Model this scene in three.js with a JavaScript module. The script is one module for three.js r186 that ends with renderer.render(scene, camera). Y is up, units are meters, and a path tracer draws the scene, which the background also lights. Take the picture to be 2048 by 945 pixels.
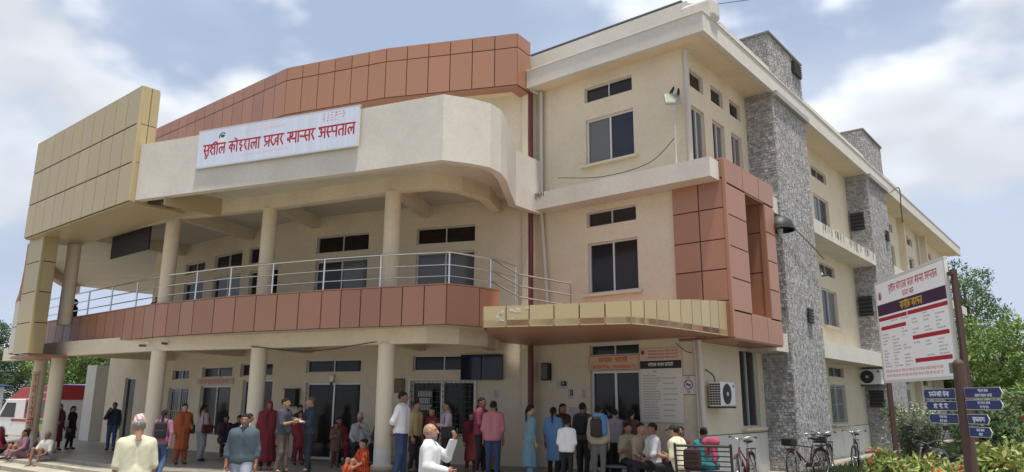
import * as THREE from 'three';
import { mergeGeometries } from 'three/addons/utils/BufferGeometryUtils.js';
import { RoundedBoxGeometry } from 'three/addons/geometries/RoundedBoxGeometry.js';

// ---------------------------------------------------------------- camera, sky, sun, exposure
const scene = new THREE.Scene();
const camera = new THREE.PerspectiveCamera(35.41, 1024 / 472, 0.1, 2000);
camera.position.set(0, 1.75, 0);
camera.quaternion.setFromRotationMatrix(new THREE.Matrix4().makeBasis(
  new THREE.Vector3(0.77458, 0.0052, -0.63245), new THREE.Vector3(0.13496, 0.97558, 0.17331), new THREE.Vector3(0.61791, -0.2196, 0.75496)));
camera.updateMatrixWorld();
const renderer = new THREE.WebGLRenderer({ antialias: true });
renderer.setSize(1024, 472);
renderer.toneMapping = THREE.LinearToneMapping;
renderer.toneMappingExposure = 1.95;
renderer.shadowMap.enabled = true;

let seed = 12345;
const rnd = () => { seed = (seed * 1664525 + 1013904223) >>> 0; return seed / 4294967296; };
const rr = (a, b) => a + (b - a) * rnd();
const clamp = (x, a = 0, b = 1) => Math.min(b, Math.max(a, x));
const sstep = (a, b, x) => { const t = clamp((x - a) / (b - a)); return t * t * (3 - 2 * t); };
const hash3 = (x, y, z) => { let h = (x * 374761393 + y * 668265263 + z * 2147483647) | 0; h = Math.imul(h ^ (h >>> 13), 1274126177); return ((h ^ (h >>> 16)) >>> 0) / 4294967296; };
function noise3(x, y, z) {
  const xi = Math.floor(x), yi = Math.floor(y), zi = Math.floor(z);
  let u = x - xi, v = y - yi, w = z - zi; u = u * u * (3 - 2 * u); v = v * v * (3 - 2 * v); w = w * w * (3 - 2 * w);
  const L = (a, b, t) => a + (b - a) * t, h = (i, j, k) => hash3(xi + i, yi + j, zi + k);
  return L(L(L(h(0, 0, 0), h(1, 0, 0), u), L(h(0, 1, 0), h(1, 1, 0), u), v), L(L(h(0, 0, 1), h(1, 0, 1), u), L(h(0, 1, 1), h(1, 1, 1), u), v), w);
}
const fbm = (x, y, z, o = 5) => { let s = 0, a = 0.5, n = 0; for (let i = 0; i < o; i++) { s += a * noise3(x, y, z); n += a; x = x * 2.03 + 17.1; y = y * 2.03 + 3.7; z = z * 2.03 + 9.2; a *= 0.5; } return s / n; };

// sky: hazy blue with veils and broken white cumulus
{
  const W = 2048, H = 1024, data = new Float32Array(W * H * 4);
  for (let j = 0; j < H; j++) for (let i = 0; i < W; i++) {
    const th = (j + 0.5) / H * Math.PI - Math.PI / 2, ph = ((i + 0.5) / W - 0.5) * 2 * Math.PI;
    const y = Math.sin(th), c = Math.cos(th), x = Math.cos(ph) * c, z = Math.sin(ph) * c, o = (j * W + i) * 4;
    const yy = Math.max(y, 0), haze = Math.exp(-yy * 5);
    let r = 0.245 + 0.10 * haze, g = 0.305 + 0.09 * haze, b = 0.42 + 0.06 * haze;
    if (y > -0.02) {
      const n1 = fbm(x * 2.1 + 3.3, y * 5 + 2.2, z * 2.1 + 6.1, 5), v = 0.85 * sstep(0.36, 0.60, n1);
      r += (0.375 - r) * v; g += (0.425 - g) * v; b += (0.52 - b) * v;
      const n2 = fbm(x * 3.6 + 12.4, y * 6.5 + 9.1, z * 3.6 + 8.7, 6), up = fbm(x * 3.6 + 12.4, y * 6.5 + 9.33, z * 3.6 + 8.7, 4);
      const w = sstep(0.49, 0.61, n2 + 0.045 * Math.cos((ph + 1.9) * 4.5)) * (1 - 0.5 * haze), k = clamp(1 - (up - 0.47) * 2.0, 0.68, 1.05);
      r += (0.66 * k - r) * w; g += (0.69 * k - g) * w; b += (0.735 * k - b) * w;
    } else { const t = sstep(0, 0.12, -y); r += (0.2 - r) * t; g += (0.2 - g) * t; b += (0.18 - b) * t; }
    data[o] = r * 0.86; data[o + 1] = g * 0.86; data[o + 2] = b * 0.86; data[o + 3] = 1;
  }
  const sky = new THREE.DataTexture(data, W, H, THREE.RGBAFormat, THREE.FloatType);
  sky.mapping = THREE.EquirectangularReflectionMapping; sky.magFilter = THREE.LinearFilter; sky.minFilter = THREE.LinearFilter;
  sky.wrapS = THREE.RepeatWrapping; sky.needsUpdate = true;
  scene.background = sky; scene.environment = sky;
}
// hazy sun, nearly overhead
const sun = new THREE.DirectionalLight(new THREE.Color(1, 0.93, 0.82), 3.0);
sun.position.set(-12 + 40 * 0.22, 40 * 0.95, -18 + 40 * 0.085);
sun.target.position.set(-12, 0, -18); scene.add(sun, sun.target);
sun.castShadow = true; sun.shadow.radius = 8; sun.shadow.mapSize.set(4096, 4096);
Object.assign(sun.shadow.camera, { left: -50, right: 50, top: 50, bottom: -50, near: 1, far: 160 });

// ---------------------------------------------------------------- helpers
const V3 = (x, y, z) => new THREE.Vector3(x, y, z);
const used = {};
const numbered = (n) => { const k = used[n] || 0; used[n] = k + 1; return k ? `${n}_${String(k).padStart(3, '0')}` : n; };
function shade(o) { o.traverse((m) => { if (m.isMesh) { m.castShadow = true; m.receiveShadow = true; } }); return o; }
function thing(name, label, category, pos = [0, 0, 0], ry = 0, group) {
  const o = new THREE.Group(); o.name = numbered(name); o.position.set(...pos); o.rotation.y = ry;
  o.userData = { label, category }; if (group) o.userData.group = group; scene.add(o); return o;
}
function part(parent, name, geo, mat) { const m = new THREE.Mesh(geo, mat); m.name = name; m.castShadow = m.receiveShadow = true; parent.add(m); return m; }
function copyOf(o, pos, ry, label) { const c = o.clone(); c.name = numbered(o.name.replace(/_\d+$/, '')); c.position.set(...pos); c.rotation.y = ry; c.userData = { ...o.userData }; if (label) c.userData.label = label; scene.add(c); return c; }
function single(name, geo, mat, label, category, group, kind) {
  const m = new THREE.Mesh(geo, mat); m.name = numbered(name); m.castShadow = m.receiveShadow = true; m.userData = {};
  if (label) m.userData.label = label; if (category) m.userData.category = category; if (group) m.userData.group = group; if (kind) m.userData.kind = kind; scene.add(m); return m;
}
// uv in metres from the dominant axis of every face
function uvw(g, s = 1) {
  g = g.index ? g.toNonIndexed() : g;
  const p = g.attributes.position, uv = new Float32Array(p.count * 2), a = V3(), b = V3(), c = V3();
  for (let i = 0; i < p.count; i += 3) {
    a.fromBufferAttribute(p, i); b.fromBufferAttribute(p, i + 1); c.fromBufferAttribute(p, i + 2);
    const n = b.clone().sub(a).cross(c.clone().sub(a)), ax = Math.abs(n.x), ay = Math.abs(n.y), az = Math.abs(n.z);
    [a, b, c].forEach((q, k) => { const [u, v] = ay >= ax && ay >= az ? [q.x, q.z] : ax >= az ? [q.z, q.y] : [q.x, q.y]; uv[(i + k) * 2] = u * s; uv[(i + k) * 2 + 1] = v * s; });
  }
  g.setAttribute('uv', new THREE.BufferAttribute(uv, 2)); return g;
}
const bx = (w, h, d, x = 0, y = 0, z = 0) => { const g = new THREE.BoxGeometry(w, h, d).toNonIndexed(); g.translate(x, y, z); return g; };
const rbx = (w, h, d, x = 0, y = 0, z = 0, r = 0.01, s = 2) => { const g = new RoundedBoxGeometry(w, h, d, s, r); const n = g.index ? g.toNonIndexed() : g; n.translate(x, y, z); return n; };
function clean(g) { const n = g.index ? g.toNonIndexed() : g; for (const k of Object.keys(n.attributes)) if (!['position', 'normal', 'uv'].includes(k)) n.deleteAttribute(k); if (!n.attributes.uv) n.setAttribute('uv', new THREE.BufferAttribute(new Float32Array(n.attributes.position.count * 2), 2)); return n; }
const merge = (l) => mergeGeometries(l.map(clean), false);
// round bar between two points
function bar(a, b, r, r2 = r, n = 8) {
  const A = V3(...a), B = V3(...b), d = B.clone().sub(A), L = d.length();
  const g = new THREE.CylinderGeometry(r2, r, L, n); g.translate(0, L / 2, 0);
  g.applyQuaternion(new THREE.Quaternion().setFromUnitVectors(V3(0, 1, 0), d.normalize())); g.translate(A.x, A.y, A.z); return g.toNonIndexed();
}
const tube = (pts, r, seg = 24, n = 8) => new THREE.TubeGeometry(new THREE.CatmullRomCurve3(pts.map((p) => V3(...p))), seg, r, n, false).toNonIndexed();
// vertical-walled slab from a plan outline [x, z]
function slab(pts, y0, y1) {
  const s = new THREE.Shape(pts.map(([x, z]) => new THREE.Vector2(x, -z)));
  const g = new THREE.ExtrudeGeometry(s, { depth: y1 - y0, bevelEnabled: false }); g.rotateX(-Math.PI / 2); g.translate(0, y0, 0); return uvw(g);
}
// wall frame along a -> b (seen from outside b is to the left): local x along, y up, z inward
function frame(a, b) {
  const dx = b[0] - a[0], dz = b[1] - a[1], L = Math.hypot(dx, dz), ex = dx / L, ez = dz / L, ry = Math.atan2(-ez, ex);
  return { a, b, L, ex, ez, nx: ez, nz: -ex, ry, at: (s, y, out = 0) => [a[0] + ex * s + ez * out, y, a[1] + ez * s - ex * out] };
}
// mitred ribbon along a plan line: outer face offset o0 (positive = outward), inner face offset o1
function mitre(pts, off) {
  const n = pts.length, fr = pts.slice(0, -1).map((p, i) => frame(p, pts[i + 1]));
  return pts.map((p, i) => { const a = fr[Math.max(0, i - 1)], b = fr[Math.min(n - 2, i)], mx = a.nx + b.nx, mz = a.nz + b.nz, k = 2 / (mx * mx + mz * mz); return [p[0] + mx * k * off, p[1] + mz * k * off]; });
}
function ribbon(pts, y0, y1, o0, o1) {
  const A_ = mitre(pts, o0), B_ = mitre(pts, o1), pos = [], quad = (a, b, c, d) => pos.push(...a, ...b, ...c, ...a, ...c, ...d), n = pts.length, P = (q, y) => [q[0], y, q[1]];
  for (let i = 0; i < n - 1; i++) { const a = A_[i], b = A_[i + 1], c = B_[i], d = B_[i + 1]; quad(P(a, y0), P(a, y1), P(b, y1), P(b, y0)); quad(P(d, y0), P(d, y1), P(c, y1), P(c, y0)); quad(P(a, y1), P(c, y1), P(d, y1), P(b, y1)); quad(P(a, y0), P(b, y0), P(d, y0), P(c, y0)); }
  quad(P(A_[0], y0), P(B_[0], y0), P(B_[0], y1), P(A_[0], y1)); quad(P(A_[n - 1], y0), P(A_[n - 1], y1), P(B_[n - 1], y1), P(B_[n - 1], y0));
  const g = new THREE.BufferGeometry(); g.setAttribute('position', new THREE.Float32BufferAttribute(pos, 3)); g.computeVertexNormals(); return uvw(g);
}
function place(o, f, s = 0, y = 0, out = 0) { o.position.set(...f.at(s, y, out)); o.rotation.y = f.ry; return o; }
const gy = (x, z) => -0.22 * sstep(-15.5, -9, z);

// ---------------------------------------------------------------- procedural textures and materials
function noiseTex(size, fn, srgb = true) {
  const d = new Uint8Array(size * size * 4);
  for (let j = 0; j < size; j++) for (let i = 0; i < size; i++) { const c = fn(i / size, j / size), o = (j * size + i) * 4; d[o] = clamp(c[0]) * 255; d[o + 1] = clamp(c[1]) * 255; d[o + 2] = clamp(c[2]) * 255; d[o + 3] = 255; }
  const t = new THREE.DataTexture(d, size, size); t.wrapS = t.wrapT = THREE.RepeatWrapping; t.magFilter = THREE.LinearFilter; t.minFilter = THREE.LinearMipmapLinearFilter; t.generateMipmaps = true;
  if (srgb) t.colorSpace = THREE.SRGBColorSpace; t.needsUpdate = true; return t;
}
// tileable fbm by wrapping on a torus of lattice cells
function tn(u, v, per, o, zz = 0) {
  let s = 0, a = 0.5, n = 0;
  for (let k = 0; k < o; k++) {
    const x = u * per, y = v * per, xi = Math.floor(x), yi = Math.floor(y); let fx = x - xi, fy = y - yi; fx = fx * fx * (3 - 2 * fx); fy = fy * fy * (3 - 2 * fy);
    const h = (i, j) => hash3((xi + i) % per, (yi + j) % per, 7 + k * 13 + zz);
    s += a * ((h(0, 0) * (1 - fx) + h(1, 0) * fx) * (1 - fy) + (h(0, 1) * (1 - fx) + h(1, 1) * fx) * fy); n += a; a *= 0.55; per *= 2;
  }
  return s / n;
}
const T = {};
T.plaster = noiseTex(512, (u, v) => { const n = tn(u, v, 4, 6), m = tn(u, v, 64, 2, 5), g = 0.93 + 0.10 * (n - 0.5) + 0.05 * (m - 0.5); return [g, g * 0.995, g * 0.985]; });
T.plaster.repeat.set(0.31, 0.31);
T.grime = noiseTex(512, (u, v) => { const n = tn(u, v, 5, 6, 2), s = sstep(0.55, 0.8, tn(u, v, 9, 4, 9)), m = tn(u, v * 0.25 % 1, 32, 3, 4); const g = 0.95 + 0.09 * (n - 0.5) - 0.04 * s - 0.04 * m; return [g, g * 0.99, g * 0.965]; });
T.grime.repeat.set(0.27, 0.27);
T.bumpFine = noiseTex(256, (u, v) => { const n = tn(u, v, 32, 4, 3); return [n, n, n]; }, false); T.bumpFine.repeat.set(1.2, 1.2);
T.ground = noiseTex(512, (u, v) => { const n = tn(u, v, 6, 6, 1), m = tn(u, v, 48, 3, 6), s = sstep(0.6, 0.75, tn(u, v, 12, 4, 8)); const g = 0.86 + 0.2 * (n - 0.5) + 0.12 * (m - 0.5) - 0.12 * s; return [g, g * 0.98, g * 0.94]; });
T.ground.repeat.set(0.21, 0.21);
T.cloth = noiseTex(128, (u, v) => { const w = 0.5 + 0.5 * Math.sin(u * 6.283 * 32), q = 0.5 + 0.5 * Math.sin(v * 6.283 * 32), g = 0.94 + 0.05 * w * q + 0.05 * (tn(u, v, 8, 3) - 0.5); return [g, g, g]; });
const lin = (r, g, b) => new THREE.Color().setRGB(r, g, b);
function mat(r, g, b, rough = 0.8, o = {}) { return new THREE.MeshStandardMaterial({ color: lin(r, g, b), roughness: rough, ...o }); }
const plastered = (r, g, b, t = T.plaster) => mat(r, g, b, 0.92, { map: t, bumpMap: T.bumpFine, bumpScale: 0.0025 });
const M = {
  cream: plastered(0.74, 0.66, 0.525), white: mat(0.64, 0.62, 0.58, 0.9, { map: T.plaster, bumpMap: T.bumpFine, bumpScale: 0.0012 }), dado: plastered(0.78, 0.79, 0.79, T.grime),
  soffit: plastered(0.72, 0.62, 0.48), ceil: plastered(0.62, 0.59, 0.53), floor: mat(0.36, 0.35, 0.325, 0.45, { map: T.ground }), step: mat(0.50, 0.48, 0.43, 0.8, { map: T.ground }),
  ground: mat(0.40, 0.38, 0.335, 0.95, { map: T.ground, bumpMap: T.bumpFine, bumpScale: 0.006 }),
  joint: mat(0.09, 0.06, 0.045, 0.9), dark: mat(0.02, 0.02, 0.022, 0.6), black: mat(0.012, 0.012, 0.013, 0.5),
  steel: mat(0.62, 0.62, 0.62, 0.22, { metalness: 0.9 }), alu: mat(0.55, 0.56, 0.56, 0.4, { metalness: 0.3 }), aluWhite: mat(0.62, 0.62, 0.60, 0.5),
  glass: new THREE.MeshPhysicalMaterial({ color: lin(0.018, 0.018, 0.02), roughness: 0.1, specularIntensity: 0.55, ior: 1.5 }),
  glassBlue: new THREE.MeshPhysicalMaterial({ color: lin(0.015, 0.02, 0.04), roughness: 0.08, specularIntensity: 0.6, ior: 1.5 }),
  glassGrey: new THREE.MeshPhysicalMaterial({ color: lin(0.10, 0.10, 0.105), roughness: 0.12, ior: 1.52 }),
  glassBrown: new THREE.MeshPhysicalMaterial({ color: lin(0.024, 0.018, 0.016), roughness: 0.1, specularIntensity: 0.6, ior: 1.5 }),
  redPipe: mat(0.12, 0.022, 0.024, 0.45), pipe: mat(0.50, 0.47, 0.42, 0.55), rust: mat(0.075, 0.042, 0.034, 0.7, { map: T.grime }),
  tyre: mat(0.015, 0.015, 0.015, 0.85), chrome: mat(0.42, 0.42, 0.43, 0.32, { metalness: 0.9 }), white2: mat(0.72, 0.72, 0.70, 0.5), plasticGrey: mat(0.09, 0.095, 0.1, 0.5),
};
const tones = (r, g, b, rough, n, extra = {}, amp = 0.07) => Array.from({ length: n }, () => { const k = 1 + rr(-amp, amp); return new THREE.MeshPhysicalMaterial({ color: lin(r * k, g * k * (1 + rr(-0.02, 0.02)), b * k), roughness: rough + rr(-0.05, 0.05), clearcoat: 0.25, clearcoatRoughness: 0.35, ...extra }); });
const brown = tones(0.33, 0.157, 0.094, 0.47, 6), gold = tones(0.41, 0.33, 0.18, 0.45, 6), bronze = brown;

// ================================================================ SETTING: ground, plinth, steps, lawn
{
  const xs = [-300, -160, -90, -60], zs = [-320, -180, -110, -70];
  for (let x = -46; x <= 22; x += 2) xs.push(x); for (let z = -52; z <= 14; z += 1.1) zs.push(z);
  xs.push(40, 80, 160, 300); zs.push(30, 60, 150, 300);
  const p = [], idx = []; for (const z of zs) for (const x of xs) p.push(x, gy(x, z), z);
  for (let j = 0; j < zs.length - 1; j++) for (let i = 0; i < xs.length - 1; i++) { const a = j * xs.length + i, b = a + 1, c = a + xs.length, d = c + 1; idx.push(a, c, b, b, c, d); }
  const g = new THREE.BufferGeometry(); g.setAttribute('position', new THREE.Float32BufferAttribute(p, 3)); g.setIndex(idx); g.computeVertexNormals();
  const gg = uvw(g); gg.computeVertexNormals();
  single('ground', gg, M.ground, null, null, null, 'structure');
}
const plinthEdge = [[-40, -9.0], [-18.6, -9.05], [-13.6, -10.75], [-11.4, -11.55], [-7.35, -12.75]];
{
  single('verandah_floor', slab([[-40, -24], ...plinthEdge, [-7.35, -16.1], [-7.75, -16.1], [-7.75, -24]], -0.3, 0.1), M.floor, null, null, null, 'structure');
  const off = (d) => plinthEdge.map(([x, z]) => [x + 0.28 * d, z + d]);
  single('step', slab([[-40, -9.6], ...off(0.55), [-7.3, -13.4]], -0.3, 0.0), M.step, null, null, null, 'structure');
  single('step', slab([[-40, -9.4], ...off(1.15), [-7.2, -13.0]], -0.32, -0.1), M.step, null, null, null, 'structure');
}

// ================================================================ THE HOSPITAL
const H = thing('hospital_building', 'three-storey cream hospital with curved balconies and brown and gold cladding', 'building');
const FL = 0.1;
// --- walls with real openings: holes [s0, s1, y0, y1]
function wall(f, y0, y1, holes, m = M.cream, thick = 0.22, s0 = 0, s1 = f.L, name = 'wall') {
  const sh = new THREE.Shape([[s0, y0], [s1, y0], [s1, y1], [s0, y1]].map((p) => new THREE.Vector2(...p)));
  for (const [a, b, c, d] of holes) sh.holes.push(new THREE.Path([[a, c], [a, d], [b, d], [b, c]].map((p) => new THREE.Vector2(...p))));
  return place(part(H, name, uvw(new THREE.ExtrudeGeometry(sh, { depth: thick, bevelEnabled: false })), m), f);
}
function windowUnit(f, s0, s1, y0, y1, o = {}) {
  const { panes = 2, sill = 0, glass = [M.glass], fr = M.alu, t = 0.05, inset = 0.1, name = 'window', grille = 0 } = o;
  const w = s1 - s0, h = y1 - y0, g = new THREE.Group(); g.name = name; place(g, f, s0, y0, -inset); H.add(g);
  const bars = [bx(w, t, 0.06, w / 2, t / 2, 0), bx(w, t, 0.06, w / 2, h - t / 2, 0), bx(t, h - 2 * t, 0.06, t / 2, h / 2, 0), bx(t, h - 2 * t, 0.06, w - t / 2, h / 2, 0)];
  for (let i = 1; i < panes; i++) bars.push(bx(t * 0.9, h - 2 * t, 0.056, w * i / panes, h / 2, 0));
  part(g, 'frame', merge(bars), fr);
  for (let i = 0; i < panes; i++) { const pw = (w - 2 * t) / panes; part(g, 'pane', bx(pw, h - 2 * t, 0.012, t + pw * (i + 0.5), h / 2, 0.012 + 0.01 * (i % 2)), glass[i % glass.length]); }
  if (sill) part(g, 'sill', rbx(w + 0.24, 0.07, 0.16 + inset, w / 2, -0.045, -(0.06 + inset / 2), 0.01), M.cream);
  if (grille) { const gb = []; for (let x = 0.12; x < w; x += 0.13) gb.push(bar([x, 0, -0.05], [x, h, -0.05], 0.008, 0.008, 5)); for (const y of [0.12, h / 2, h - 0.12]) gb.push(bar([0, y, -0.05], [w, y, -0.05], 0.009, 0.009, 5)); part(g, 'grille', merge(gb), grille === 2 ? M.aluWhite : M.alu); }
  return g;
}
// strip of cladding panels on a dark carrier; rows = fractions of the height where joints run
const unitBox = rbx(1, 1, 1, 0, 0, 0, 0.001, 1), plainBox = new THREE.BoxGeometry(1, 1, 1);
function cladding(name, pts, y0, y1, rows, pw, mats, o = {}) {
  const carrier = [], segs = [], gap = o.gap ?? 0.03;
  for (let i = 0; i < pts.length - 1; i++) { segs.push(frame(pts[i], pts[i + 1])); }
  carrier.push(ribbon(pts, y0 + 0.01, y1 - 0.01, -0.025, -0.12));
  const c = part(H, name, merge(carrier), M.joint);
  for (const f of segs) {
    const n = Math.max(1, Math.round(f.L / pw)), w = f.L / n;
    for (let k = 0; k < n; k++) for (let r = 0; r < rows.length - 1; r++) {
      const a = y0 + (y1 - y0) * rows[r], b = y0 + (y1 - y0) * rows[r + 1];
      const m = part(c, 'panel', plainBox, mats[Math.floor(rnd() * mats.length)]);
      m.scale.set(w - gap, b - a - gap, 0.03); place(m, f, w * (k + 0.5), (a + b) / 2, -0.012 + rr(-0.002, 0.002)); m.rotation.x = 0;
    }
  }
  return c;
}
// --- plan
const zf = -16.34, xs = -7.75;
const A = [[-12.6, -16.0], [-15.95, -14.7], [-19.4, -13.65], [-22.6, -13.4], [-32.3, -13.4]];
const W0 = frame([xs, zf], [-12.6, zf]);                    // front wall of the right block
const WS = frame([xs, -52], [xs, zf - 0.22]);                        // side wall
const WA = A.slice(0, -1).map((p, i) => frame(p, A[i + 1]));  // curved wing wall
const sx = (x) => xs - x, sz = (z) => z + 52;

// front wall of right block
const frontHoles = [[sx(-9.22), sx(-10.74), 4.55, 5.92], [sx(-9.24), sx(-10.76), 6.36, 6.78], [sx(-9.22), sx(-10.74), 8.12, 9.44], [sx(-9.24), sx(-10.76), 9.96, 10.4], [sx(-9.28), sx(-10.74), FL, 2.56], [sx(-9.28), sx(-10.74), 2.93, 3.22]];
wall(W0, -0.3, 10.7, frontHoles);
windowUnit(W0, ...frontHoles[0], { sill: 1, glass: [M.glassBrown, M.glass] });
windowUnit(W0, ...frontHoles[1], { name: 'transom_window', glass: [M.glassBrown], t: 0.035 });
windowUnit(W0, ...frontHoles[2], { sill: 1, glass: [M.glassBlue, M.glassGrey], fr: M.aluWhite });
windowUnit(W0, ...frontHoles[3], { name: 'transom_window', glass: [M.glass, M.glassBrown], t: 0.035 });
windowUnit(W0, ...frontHoles[4], { name: 'door', glass: [M.glass], t: 0.07 });
windowUnit(W0, ...frontHoles[5], { name: 'transom_window', glass: [M.glass], t: 0.035 });
// side wall
const sideWins = [];
const addSide = (z0, z1, y0, y1, o) => sideWins.push([[sz(z0), sz(z1), y0, y1], o]);
for (const z of [-16.72, -18.0, -19.25]) { addSide(z - 0.78, z, 7.75, 9.28, { panes: 2, glass: [M.glassGrey, M.glass], sill: 0 }); addSide(z - 0.8, z, 9.8, 10.28, { panes: 1, name: 'transom_window', t: 0.03 }); }
addSide(-20.05, -18.85, 1.15, 3.15, { panes: 2, glass: [M.glass], sill: 1, t: 0.04 });
for (const [a, b] of [[-28.1, -26.35], [-38.3, -36.6], [-42.5, -41.0], [-47.4, -46]]) {
  addSide(a, b, 7.85, 9.12, { sill: 1, glass: [M.glass, M.glassGrey] }); addSide(a, b, 9.75, 10.15, { name: 'transom_window', t: 0.03 });
  addSide(a, b, 4.4, 5.7, { sill: 1, glass: [M.glassGrey, M.glass] }); addSide(a, b, 6.2, 6.6, { name: 'transom_window', t: 0.03 });
  addSide(a, b, 1.1, 2.4, { sill: 1, grille: 1, glass: [M.glass] }); addSide(a, b, 2.65, 3.0, { name: 'transom_window', t: 0.03 });
}
wall(WS, 1.02, 10.7, sideWins.map((w) => w[0]));
wall(WS, -0.3, 1.0, [], M.dado, 0.235).position.x += 0.015;
for (const [h, o] of sideWins) windowUnit(WS, ...h, o);
// far end and back walls so that the block is closed
wall(frame([-30, -52], [xs, -52]), -0.3, 10.7, [], M.cream, 0.2);
// curved wing wall: ground, first and second floor openings
const wing = [
  [[[1.47, 3.38, FL + 0.75, 2.32], { glass: [M.glass], fr: M.aluWhite }], [[1.47, 3.36, 2.6, 3.04], { name: 'transom_window', t: 0.035 }], [[1.52, 3.38, 4.2, 6.03], { glass: [M.glassGrey, M.glassGrey], fr: M.alu }], [[1.52, 3.38, 6.28, 6.78], { name: 'transom_window', glass: [M.glassBrown], t: 0.035 }]],
  [[[1.47, 3.42, FL, 2.3], { name: 'door', glass: [M.glass], t: 0.06 }], [[1.5, 3.46, 2.58, 2.98], { name: 'transom_window', t: 0.04, fr: M.aluWhite }], [[1.45, 3.36, 4.2, 6.02], { glass: [M.glassGrey, M.glass] }], [[1.44, 3.36, 6.26, 6.8], { name: 'transom_window', glass: [M.glassBrown], t: 0.035 }]],
  [[[1.35, 2.85, FL, 2.42], { name: 'door', glass: [M.glass], t: 0.06, panes: 2 }], [[1.4, 3.05, 2.52, 2.94], { name: 'transom_window', t: 0.04 }], [[2.35, 3.1, 6.26, 6.8], { name: 'transom_window', panes: 1, t: 0.035 }], [[1.5, 3.0, 4.2, 6.0], { glass: [M.glass] }]],
  [[[0.3, 2.25, FL + 0.5, 2.25], { glass: [M.glass] }], [[0.3, 2.25, 2.52, 2.88], { name: 'transom_window', t: 0.035 }], [[3.03, 4.5, FL + 0.5, 2.2], { glass: [M.glassBlue], grille: 1 }], [[3.13, 4.34, 2.48, 2.84], { name: 'transom_window', t: 0.035 }], [[7.2, 8.1, FL, 2.62], { name: 'door', panes: 1, t: 0.05 }], [[0.3, 2.1, 6.24, 6.8], { name: 'transom_window' }], [[0.3, 2.1, 4.2, 6.0], { glass: [M.glassBlue, M.glass] }], [[2.75, 4.15, 6.3, 6.74], { name: 'transom_window' }], [[2.75, 4.15, 4.2, 6.0], { glass: [M.glass] }]],
];
WA.forEach((f, i) => {
  const lo = wing[i].filter((w) => w[0][3] < 3.5), hi = wing[i].filter((w) => w[0][3] > 3.5);
  wall(f, -0.3, 3.6, lo.map((w) => w[0]));
  wall(f, 3.6, 10.7, hi.map((w) => w[0]), M.cream, 0.22, 0, i === 3 ? 6.6 : f.L);
  for (const [h, o] of wing[i]) windowUnit(f, ...h, o);
});
part(H, 'wall', uvw(bx(0.2, 4, 0.5, -12.55, 1.7, -16.15)), M.cream); part(H, 'wall', uvw(bx(0.2, 7, 0.5, -12.55, 7.2, -16.15)), M.cream);
part(H, 'wall', uvw(bx(0.22, 7.1, 9, -29.2, 7.15, -18.1)), M.cream);      // end wall of the upper wing
part(H, 'wall', uvw(bx(0.22, 3.6, 9, -32.2, 1.5, -18.1)), M.cream);
part(H, 'wall', uvw(bx(0.95, 3.4, 0.5, -34.1, 1.5, -13.7)), M.white);     // free-standing white pier at the passage
// flat roofs, floors
part(H, 'roof_slab', slab([[-6.95, -51.9], [-6.95, -15.82], [-12.4, -15.82], [-12.4, -30], [-30, -30], [-30, -52]], 10.7, 10.95), M.soffit);
const strip = (f, s0, s1, y0, y1, d, out) => { const g = bx(s1 - s0, y1 - y0, d, (s0 + s1) / 2, (y0 + y1) / 2, d / 2); g.rotateY(f.ry); const o = f.at(0, 0, out); g.translate(o[0], 0, o[2]); return g; };
const RFf = frame([-6.87, -15.74], [-12.38, -15.74]), RFs = frame([-6.87, -52], [-6.87, -15.74]);
part(H, 'roof_fascia_board', uvw(merge([strip(RFf, 0, 5.5, 10.66, 11.17, 0.14, 0), strip(RFs, 0, RFs.L - 0.145, 10.66, 11.17, 0.14, 0.002)])), M.white);
part(H, 'fascia_drip', uvw(merge([strip(RFf, -0.02, 5.5, 11.172, 11.2, 0.2, 0.03), strip(RFs, 0, RFs.L - 0.18, 11.172, 11.2, 0.2, 0.032)])), M.dado);
// stepped cornice and dark roof sheet behind the fascia
part(H, 'stepped_cornice', uvw(merge([bx(5.4, 0.32, 0.3, -10.05, 11.36, -16.2), bx(5.4, 0.26, 0.3, -10.05, 11.65, -16.34), bx(5.2, 0.2, 0.3, -10.15, 11.88, -16.5)])), M.white);
part(H, 'parapet', uvw(merge([rbx(0.9, 0.55, 0.5, -7.2, 11.46, -16.35, 0.12), bx(0.4, 0.3, 20, -7.15, 11.3, -27)])), M.white);
part(H, 'roof_sheet', bx(5.0, 0.05, 3.2, -10.2, 12.03, -17.95), M.plasticGrey);
// bands at second floor of right block (front, side), and lower side band
const bandF = frame([-6.9, -15.74], [-12.05, -15.74]);
part(H, 'floor_band', uvw(merge([strip(bandF, 0, 5.15, 6.95, 7.43, 0.6, 0), bx(0.845, 0.48, 0.66, -7.325, 7.19, -16.67)])), M.white);
part(H, 'floor_band', uvw(bx(0.85, 0.46, 7.4, -7.325, 7.2, -26.98)), M.white); part(H, 'floor_band', uvw(bx(0.85, 0.46, 18, -7.325, 7.2, -42.7)), M.white);
part(H, 'floor_band', uvw(bx(0.85, 0.5, 7.4, -7.325, 3.36, -26.98)), M.white); part(H, 'floor_band', uvw(bx(0.85, 0.5, 18, -7.325, 3.36, -42.7)), M.white);
part(H, 'floor_band', uvw(bx(0.75, 0.5, 0.9, -7.37, 3.36, -19.97)), M.white); part(H, 'floor_band', uvw(bx(0.75, 0.46, 0.9, -7.37, 7.2, -19.97)), M.white);
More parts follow.
